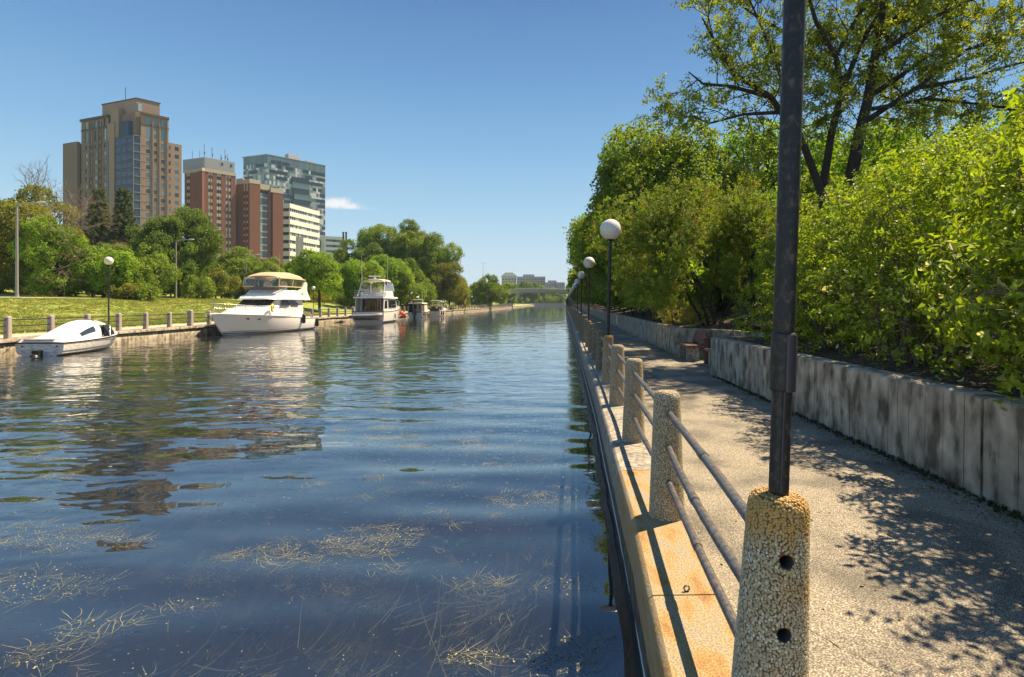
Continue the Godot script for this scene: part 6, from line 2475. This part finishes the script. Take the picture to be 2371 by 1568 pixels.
	# low golden plant at the wall top past the benches
	bush("low golden-leaved plant on the bank past the benches", Vector3(6.05, 0.85, -20.4), [[Vector3(0, 0.32, 0), Vector3(0.62, 0.5, 0.6)], [Vector3(0.5, 0.25, 0.3), Vector3(0.5, 0.4, 0.5)]], "golden", 4, "twig", 0.8, 1.3)


func tall_maple() -> void:
	var t := thing("tall_maple", "tall maple with several dark leaning stems and airy crown", "tree", Vector3(10.0, 1.9, -17.1))
	var base := Vector3(10.0, 1.9, -17.1)
	var wood := MB.new()
	var runs := [
		[[Vector3(10.0, 1.6, -17.1), Vector3(10.05, 3.2, -17.1), Vector3(10.15, 4.71, -17), Vector3(10.46, 6.54, -17), Vector3(10.78, 7.85, -17), Vector3(11.11, 9.24, -17.2), Vector3(11.57, 11.07, -17.4), Vector3(11.8, 12.74, -17.5), Vector3(11.9, 14.4, -17.5)], 0.27, 0.05],
		[[Vector3(9.9, 1.6, -17.2), Vector3(9.7, 3.4, -17.25), Vector3(9.61, 5.43, -17.3), Vector3(9.84, 6.89, -17.3), Vector3(10.0, 8.11, -17), Vector3(9.57, 8.98, -16.6), Vector3(8.83, 9.85, -16.3), Vector3(8.33, 10.81, -16), Vector3(8.0, 12.2, -15.8)], 0.17, 0.03],
		[[Vector3(10.0, 8.11, -17), Vector3(10.77, 9.6, -17.4), Vector3(11.63, 10.88, -17.8), Vector3(12.11, 12.23, -18)], 0.09, 0.025],
		[[Vector3(9.95, 2.6, -17.2), Vector3(9.45, 5.14, -17.2), Vector3(8.85, 6.41, -17), Vector3(7.52, 7.66, -16.3), Vector3(6.25, 8.14, -15.8), Vector3(5.6, 8.8, -15.4), Vector3(5.15, 9.4, -15.2)], 0.16, 0.02],
		[[Vector3(7.52, 7.66, -16.3), Vector3(6.1, 7.74, -15.7), Vector3(5.2, 7.66, -15.3), Vector3(4.75, 7.9, -15.1)], 0.07, 0.015],
		[[Vector3(7.93, 7.29, -16.5), Vector3(6.6, 7.06, -16.0), Vector3(5.5, 6.7, -15.7), Vector3(4.9, 6.9, -15.5)], 0.06, 0.015],
		[[Vector3(10.94, 7.99, -17.2), Vector3(12.52, 9.03, -17.8), Vector3(14.28, 10.29, -18.3), Vector3(15.95, 11.51, -18.6)], 0.10, 0.02],
		[[Vector3(10.62, 7.13, -17), Vector3(12.36, 8.25, -17.2), Vector3(14.17, 8.62, -17.3), Vector3(15.43, 9.02, -17.3), Vector3(16.8, 9.3, -17.2)], 0.09, 0.02],
		[[Vector3(10.72, 7.52, -17), Vector3(12.32, 7.73, -16.6), Vector3(13.89, 7.37, -16.2), Vector3(15.0, 7.0, -15.9)], 0.07, 0.015],
		[[Vector3(10.06, 8.37, -17), Vector3(8.86, 9.96, -17.6), Vector3(7.68, 10.98, -18), Vector3(6.5, 12.06, -18.2)], 0.09, 0.02],
		[[Vector3(8.85, 6.41, -17), Vector3(8.2, 8.2, -16.9), Vector3(7.4, 9.8, -16.6), Vector3(6.6, 11.0, -16.2)], 0.08, 0.02],
		[[Vector3(11.3, 10.0, -17.3), Vector3(13.0, 11.6, -17.0), Vector3(14.2, 13.0, -16.6)], 0.07, 0.02],
		[[Vector3(11.11, 9.24, -17.2), Vector3(12.6, 10.2, -16.6), Vector3(14.3, 10.9, -16.0), Vector3(16.0, 11.2, -15.6)], 0.08, 0.02],
		[[Vector3(12.36, 8.25, -17.2), Vector3(14.2, 9.6, -17.6), Vector3(16.2, 10.4, -17.8), Vector3(17.6, 11.0, -17.8)], 0.06, 0.02],
		[[Vector3(11.57, 11.07, -17.4), Vector3(12.8, 12.3, -16.8), Vector3(13.6, 13.6, -16.2)], 0.05, 0.02],
		[[Vector3(9.57, 8.98, -16.6), Vector3(10.2, 10.6, -15.8), Vector3(10.6, 12.0, -15.2)], 0.06, 0.02]]
	var where := []
	var tint := []
	for run in runs:
		var pts := []
		for p in run[0]:
			pts.append(p - base)
		var rs := []
		for k in pts.size():
			rs.append(lerpf(run[1], run[2], pow(float(k) / (pts.size() - 1), 0.8)))
		wood.tube(pts, rs, 9, false)
		var total := 0.0
		for k in pts.size() - 1:
			var a: Vector3 = pts[k]
			var b: Vector3 = pts[k + 1]
			var l := a.distance_to(b)
			var n := int(l / 0.34)
			for m in n:
				var s := a.lerp(b, (m + rng.randf()) / n)
				if s.y < 3.6 or (run[1] > 0.15 and s.y < 4.5 and rng.randf() < 0.6):
					continue
				var tips := []
				var d := ((b - a).normalized() * 0.7 + rand_dir() + Vector3(0, 0.15, 0)).normalized()
				fork(wood, s, d, rng.randf_range(0.5, 0.85), 0.022, 2, tips, 0.7)
				for q in tips:
					if q[2] == 2:
						continue
					for j in 2 if q[2] == 0 else 1:
						var p: Vector3 = q[0] + rand_dir() * rng.randf() * 0.22
						var c: Color = Color(0.26, 0.34, 0.034).lerp(Color(0.40, 0.44, 0.05), rng.randf())
						where.append(Transform3D((Basis(Quaternion(Vector3.UP, (q[1] + rand_dir() * 0.8).normalized())) * Basis(Vector3.UP, rng.randf() * TAU)).scaled_local(Vector3.ONE * rng.randf_range(1.5, 2.2)), p))
						tint.append(c * rng.randf_range(0.75, 1.25))
	part("trunk", wood, M.bark, t)
	scatter("crown", clumps.twig2, leafy("leaf", 0.55, 1.0), where, tint, t)
	print("maple sprigs ", where.size())


func left_plants() -> void:
	# x, distance, height of the top, crown radius, kind, label
	var list := [
		[-55.9, 64, 16.0, 4.9, "olive", "pale olive tree behind the tall lamp at the picture's left edge"],
		[-67.9, 72, 17.3, 4.4, "mid", "tall green tree cut off by the picture's left edge"],
		[-48.2, 60, 11.0, 3.1, "lime", "leafy yellow-green tree under the bare pinkish branches"],
		[-46.1, 63, 8.5, 3.2, "lime", "broad lime-green tree above the lawn globe lamp"],
		[-45.0, 66, 7.3, 2.8, "mid", "rounded green tree between lamp and big maple"],
		[-47.8, 74, 9.7, 2.6, "mid", "slim green tree left of the big round maple"],
		[-41.5, 64, 3.9, 1.8, "mid", "low green bush at the lawn's upper edge"],
		[-51.4, 86, 17.4, 5.7, "dark", "big round dark green maple before the red brick tower"],
		[-65.2, 98, 16.5, 3.0, "dark", "dark tree between the spruces and the big maple"],
		[-48.5, 92, 7.4, 3.2, "olive", "low pale bush mass right of the big maple"],
		[-53.2, 108, 12.2, 4.6, "mid", "round green tree below the red brick tower"],
		[-52.2, 116, 11.6, 4.5, "purple", "bronze-leaved tree below the brick block"],
		[-50.6, 124, 9.9, 3.3, "grey", "grey-green tree tip behind the cruiser canopy"],
		[-46.1, 82, 5.5, 2.5, "mid", "bush at the foot of the second tall street lamp"],
		[-28.8, 84, 9.8, 4.2, "lime", "bright young tree with a bare trunk on the lawn"],
		[-37.3, 100, 9.5, 3.5, "mid", "green tree just behind the cruiser canopy"],
		[-44.5, 150, 18.9, 4.6, "dark", "dark tree top below the twin flues"],
		[-26.6, 100, 10.2, 4.2, "lime", "yellow-green tree left of the trawler yacht"],
		[-24.2, 112, 11.7, 4.7, "lime", "bright green tree right behind the trawler's hardtop"],
		[-34.7, 150, 24.3, 7.5, "mid", "high crown at the big grove's shoulder"],
		[-25.9, 146, 24.3, 8.4, "mid", "highest crown of the grove behind the trawler"],
		[-18.7, 140, 19.0, 5.9, "mid", "rounded crown on the grove's canal side"],
		[-14.9, 134, 12.1, 4.1, "olive", "brownish-green tree at the grove's canal edge"],
		[-14.0, 146, 8.4, 3.0, "olive", "small brownish tree beside the patio"],
		[-20.3, 112, 6.9, 4.3, "mid", "low spreading tree between the two globe lamps"],
		[-19.0, 122, 6.3, 3.0, "mid", "low round tree above the boat with the bimini"],
		[-14.1, 215, 10.1, 3.7, "dark", "small dark tree left of the patio canopy"],
		[-9.5, 190, 11.3, 4.7, "mid", "full round tree standing before the bridge end"],
		[-1.5, 300, 13.9, 5.8, "mid", "tree behind the bridge, first from its end"],
		[12.2, 490, 21.7, 11.3, "dark", "dark tree above the bridge deck"],
		[24.8, 500, 16.7, 13.5, "mid", "pale tree above the middle of the bridge"],
		[39.0, 510, 15.4, 11.8, "mid", "pale tree above the far end of the bridge"],
		[7.2, 480, 8.0, 9.2, "mid", "tree seen under the bridge arch, nearest its springing"],
		[18.5, 487, 8.8, 9.4, "mid", "tree seen under the middle of the bridge"],
		[30.1, 492, 8.9, 10.4, "mid", "pale tree seen under the bridge towards the water"],
		[41.9, 498, 8.2, 9.6, "mid", "pale tree seen under the far part of the bridge"],
		[-42.1, 135, 12.2, 4.7, "mid", "tree between the bright young tree and the trawler"],
		[-35.6, 140, 16.9, 4.8, "dark", "dark tree at the left foot of the grove"],
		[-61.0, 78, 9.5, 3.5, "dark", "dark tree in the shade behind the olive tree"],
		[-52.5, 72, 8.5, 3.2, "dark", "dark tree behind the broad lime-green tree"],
		[-57.0, 96, 10.0, 4.0, "dark", "dark tree behind the slim green tree"],
		[-62.0, 120, 11.0, 5.0, "mid", "distant tree left of the bronze-leaved tree"],
		[-33.0, 118, 9.0, 4.0, "dark", "dark tree in the gap left of the trawler"],
		[-5.5, 245, 9.5, 4.0, "mid", "tree on the bank just short of the bridge"],
	]
	var fill := [[-74, 76, 8.0, 4.0], [-68, 70, 6.5, 3.2], [-62, 68, 6.0, 3.0], [-57, 70, 6.0, 3.0], [-80, 84, 12.0, 4.5], [-90, 92, 14.0, 5.0], [-71, 88, 11.0, 4.2], [-60, 86, 9.0, 3.6], [-64, 108, 12.0, 4.5], [-72, 116, 13.0, 5.0], [-58, 132, 11.0, 5.0], [-48, 140, 11.0, 5.0], [-40, 122, 8.5, 4.0], [-30, 128, 9.0, 4.0], [-24, 128, 9.0, 3.8], [-46, 104, 7.5, 3.4], [-22, 160, 14.0, 5.0], [-18, 180, 9.5, 4.2], [-96, 74, 12.0, 5.0], [-54, 64, 5.5, 2.4], [-50, 67, 5.5, 2.4]]
	for k in 16:
		fill.append([-43.0 - k * 1.9 + rng.randfn(0, 0.6), 62.0 + (k % 5) * 2.6, rng.randf_range(0.3, 1.6), rng.randf_range(1.3, 2.1)])
	for k in 10:
		fill.append([-30.0 - k * 2.1, 104.0 + (k % 3) * 4.0, rng.randf_range(0.8, 2.4), 2.2])
	for q in fill:
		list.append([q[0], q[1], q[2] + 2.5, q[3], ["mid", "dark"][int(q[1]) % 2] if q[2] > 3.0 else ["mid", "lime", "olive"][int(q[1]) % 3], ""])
	for q in list:
		var e: float = lx(q[1]) - q[0]
		var y := land_y(e, q[1]) - 0.1
		var young: bool = q[5].contains("bare trunk") or q[5].contains("young")
		var say: String = q[5] if q[5] else ("green tree deep in the mass of trees on the far bank" if q[2] - y > 4.5 else "low bush at the foot of the far-bank trees")
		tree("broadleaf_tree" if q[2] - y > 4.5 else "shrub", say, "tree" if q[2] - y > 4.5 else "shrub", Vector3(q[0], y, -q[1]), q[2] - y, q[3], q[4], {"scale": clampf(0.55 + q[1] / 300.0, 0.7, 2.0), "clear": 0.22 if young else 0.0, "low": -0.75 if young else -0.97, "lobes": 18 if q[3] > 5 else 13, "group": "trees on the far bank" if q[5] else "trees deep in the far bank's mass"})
	spruce("blue-green spruce nearer the tan tower's blue glass", Vector3(-69.8, 4.2, -101), 18.0, 3.4)
	spruce("blue-green spruce left of the tan tower's blue glass", Vector3(-75.0, 4.4, -102), 18.0, 3.4)
	bare_tree("leafless grey tree rising against the sky at the far left", Vector3(-62.5, 3.0, -73.0), [[Vector3(0, 0, 0), Vector3(0.05, 1, 0), 7.0, 0.25, 0], [Vector3(0, 6.8, 0), Vector3(-0.5, 1, 0.1), 3.4, 0.17, 5], [Vector3(0.1, 6.9, 0), Vector3(0.5, 1, 0), 3.4, 0.17, 5], [Vector3(0.1, 6.2, 0), Vector3(0.9, 0.6, 0.1), 3.0, 0.15, 5], [Vector3(0, 6.0, 0), Vector3(-0.9, 0.7, -0.1), 2.9, 0.15, 5]], M.grey_bark)
	bare_tree("dead pinkish branches spreading over the lime-green trees", Vector3(-48.5, 2.3, -61.5), [[Vector3(0, 0, 0), Vector3(0.1, 1, 0.1), 4.5, 0.14, 0], [Vector3(0.4, 4.2, 0.4), Vector3(0.7, 1, 0.5), 2.8, 0.08, 5], [Vector3(0.4, 4.0, 0.4), Vector3(1.0, 0.4, 0.8), 2.5, 0.07, 5], [Vector3(0.2, 4.4, 0.3), Vector3(-0.1, 1, 0.6), 2.7, 0.08, 5], [Vector3(0.6, 3.4, 2.2), Vector3(0.6, -0.35, 0.6), 1.7, 0.05, 4]], flat("dead_wood", 0.28, 0.20, 0.16, 0.9))


func small_things() -> void:
	# pondweed: strands lying on the surface in mats, single blades adrift, and blades rising from below
	var g := MB.new()
	for k in 3:
		var b := Vector3(0, 0, 0)
		var dir := Vector3(1, 0, 0).rotated(Vector3.UP, rng.randfn(0, 0.25))
		var w := 0.0042
		var rows := [PackedVector3Array(), PackedVector3Array()]
		var p := Vector3(rng.randfn(0, 0.05), rng.randf() * 0.006, rng.randfn(0, 0.03))
		for m in 7:
			var s := dir.cross(Vector3.UP) * w * (1.0 - absf(m / 3.0 - 1.0) * 0.7) * 0.5
			rows[0].append(p + s)
			rows[1].append(p - s)
			dir = dir.rotated(Vector3.UP, rng.randfn(0, 0.28))
			p += dir * 0.055
		g.grid(rows, false, false, false, true)
	var strand := g.mesh()
	var mats := [[0.03, 9.13, 0.5], [0.58, 8.87, 0.4], [-0.96, 7.57, 0.3], [0.24, 7.02, 0.35], [-1.5, 5.65, 0.3], [-2.09, 5.6, 0.35], [-2.6, 5.41, 0.32], [-2.03, 5.23, 0.3], [-1.55, 4.98, 0.38], [-1.36, 5.96, 0.25], [0.59, 4.69, 0.12], [0.34, 3.84, 0.16], [-4.14, 4.91, 0.4], [-5.12, 5.91, 0.4], [-4.54, 5.7, 0.3], [-0.05, 12.79, 0.7], [0.43, 12.54, 0.5]]
	for k in 60:
		var d := 3.8 + 10.0 * pow(rng.randf(), 1.2)
		mats.append([rx(d, -0.5) - d * 1.1 * pow(rng.randf(), 1.3), d, rng.randf_range(0.06, 0.24)])
	var where := []
	var tint := []
	var pale := [Color(0.44, 0.43, 0.29), Color(0.30, 0.33, 0.2), Color(0.50, 0.45, 0.27), Color(0.2, 0.21, 0.13)]
	for m in mats:
		for k in int(240 * m[2]):
			var a := rng.randf() * TAU
			var q: float = m[2] * sqrt(rng.randf()) * 1.1
			where.append(Transform3D(Basis.from_euler(Vector3(0, rng.randfn(0.2, 1.1), rng.randfn(0, 0.02))).scaled(Vector3.ONE * rng.randf_range(0.2, 0.75)), Vector3(m[0] + cos(a) * q * 1.5, WATER_Y + 0.01 - rng.randf() * 0.035, -m[1] + sin(a) * q * 0.8)))
			tint.append(pale[rng.randi() % 4] * rng.randf_range(0.6, 1.15))
	var flakes := []
	var shade := []
	for m in mats:
		for k in int(800 * m[2]):
			var a := rng.randf() * TAU
			var q: float = m[2] * sqrt(rng.randf())
			flakes.append(Transform3D(Basis.from_euler(Vector3(rng.randfn(0, 0.1), rng.randf() * TAU, 0)).scaled(Vector3.ONE * rng.randf_range(0.006, 0.02)), Vector3(m[0] + cos(a) * q * 1.6 + rng.randfn(0, 0.04), WATER_Y + 0.006 - rng.randf() * 0.03, -m[1] + sin(a) * q * 0.8)))
			shade.append(pale[rng.randi() % 4] * rng.randf_range(0.6, 1.3))
	for k in 900:
		var d := 3.2 + 13.0 * pow(rng.randf(), 1.3)
		flakes.append(Transform3D(Basis(Vector3.UP, rng.randf() * TAU).scaled_local(Vector3.ONE * rng.randf_range(0.004, 0.014)), Vector3(rx(d, -0.3) - rng.randf() * d * 1.1, WATER_Y + 0.008, -d)))
		shade.append(pale[rng.randi() % 4])
	var fl := MB.new()
	fl.quad(Vector3(-0.5, 0, 0.1), Vector3(0, 0.05, 0.4), Vector3(0.6, 0, 0), Vector3(0.05, 0.03, -0.4))
	var scum := scatter("weed_flakes", fl.mesh(), leafy("weed", 0.6, 0.5), flakes, shade)
	scum.set_meta("label", "fine pale weed flakes gathered in patches on the near water")
	scum.set_meta("category", "pondweed")
	for k in 700:
		var d := 3.2 + 9.0 * pow(rng.randf(), 1.4)
		where.append(Transform3D(Basis.from_euler(Vector3(0, rng.randf() * TAU, 0)).scaled(Vector3.ONE * rng.randf_range(0.15, 0.6)), Vector3(rx(d, -0.3) - rng.randf() * d * 1.1, WATER_Y + 0.008 - rng.randf() * 0.05, -d)))
		tint.append(pale[rng.randi() % 4])
	var o := scatter("floating_weeds", strand, leafy("weed", 0.6, 0.5), where, tint)
	o.set_meta("label", "pale yellow-green pondweed drifting on the near water")
	o.set_meta("category", "pondweed")
	where = []
	tint = []
	g = MB.new()
	var r0 := PackedVector3Array()
	var r1 := PackedVector3Array()
	for m in 9:
		var u := m / 8.0
		var p := Vector3(sin(u * 2.2) * 0.22, u * 0.9, sin(u * 4.0) * 0.04)
		r0.append(p + Vector3(0, 0, 0.007 * (1.0 - u * 0.8)))
		r1.append(p - Vector3(0, 0, 0.007 * (1.0 - u * 0.8)))
	g.grid([r0, r1], false, false, false, true)
	for c in [[-1.77, 4.37], [-1.98, 4.25], [-1.6, 4.6], [-2.2, 4.5], [-1.3, 4.3], [-0.6, 5.0], [0.0, 5.3], [-0.3, 4.5], [-2.8, 4.3], [-1.0, 5.4], [-0.2, 6.2], [-1.4, 3.9]]:
		for k in 24:
			where.append(Transform3D(Basis.from_euler(Vector3(rng.randfn(0.2, 0.25), rng.randfn(0.5, 0.5), rng.randfn(-0.75, 0.25))).scaled(Vector3.ONE * rng.randf_range(0.5, 1.15)), Vector3(c[0] + rng.randfn(0, 0.22), WATER_Y - rng.randf_range(0.55, 0.85), -c[1] + rng.randfn(0, 0.2))))
			tint.append(Color(0.3, 0.32, 0.16).lerp(Color(0.6, 0.6, 0.34), rng.randf()))
	o = scatter("sunken_weeds", g.mesh(), leafy("weed"), where, tint)
	o.set_meta("label", "long ribbon weed rising under the clear near water")
	o.set_meta("category", "pondweed")
	# patio on the far bank
	var y := land_y(7.0, 170.0)
	for k in 3:
		var t := thing("patio_umbrella", ["red patio umbrella on the far bank", "white patio canopy on the far bank", "folded cream umbrella on the far bank"][k], "umbrella", Vector3([-16.0, -23.5, -19.2][k], y, [-172.0, -170.0, -171.0][k]))
		var e := MB.new()
		e.tube([Vector3.ZERO, Vector3(0, 3.0, 0)], 0.05, 6)
		part("pole", e, flat("black_metal", 0, 0, 0), t)
		e = MB.new()
		var w: float = [2.2, 2.4, 0.5][k]
		e.lathe([Vector2(w, [2.3, 2.5, 0.9][k]), Vector2(w * 0.55, 2.75), Vector2(0.02, 3.1)], 8)
		part("canopy", e, [flat("umbrella_red", 0.45, 0.07, 0.06, 0.8), M.canvas, M.cream_top][k], t)
	# long grass of the lawn, thick enough to break its surface
	g = MB.new()
	for k in 14:
		var b := Basis.from_euler(Vector3(rng.randfn(0, 0.45), rng.randf() * TAU, rng.randfn(0, 0.45)))
		var p := Vector3(rng.randfn(0, 0.12), 0, rng.randfn(0, 0.12))
		g.col = Color.WHITE * rng.randf_range(0.7, 1.2)
		g.tri(p + b * Vector3(-0.012, 0, 0), p + b * Vector3(0, 0.09, 0.01), p + b * Vector3(0.012, 0, 0))
	where = []
	tint = []
	var f := FastNoiseLite.new()
	f.frequency = 0.05
	var f2 := FastNoiseLite.new()
	f2.frequency = 0.12
	for k in 26000:
		var d := 22.0 + 60.0 * pow(rng.randf(), 1.3)
		var e := 3.2 + 21.0 * rng.randf()
		if e > 20.3 and e < 22.2 and d < 58.0:
			continue
		where.append(Transform3D(Basis(Vector3.UP, rng.randf() * TAU).scaled_local(Vector3.ONE * rng.randf_range(0.7, 1.5)), Vector3(lx(d, e), land_y(e, d) + f.get_noise_2d(e * 2.0, d) * 0.12 * smoothstep(5.0, 12.0, e) - 0.01, -d)))
		tint.append(Color(0.22, 0.29, 0.03).lerp(Color(0.42, 0.38, 0.09), clampf(0.45 + f2.get_noise_2d(e * 3.0, d) * 1.3, 0, 1)) * rng.randf_range(0.8, 1.2))
	o = scatter("grass", g.mesh(), leafy("grass", 0.7, 0.6), where, tint)
	o.set_meta("label", "short grass covering the far lawn")
	o.set_meta("category", "grass")
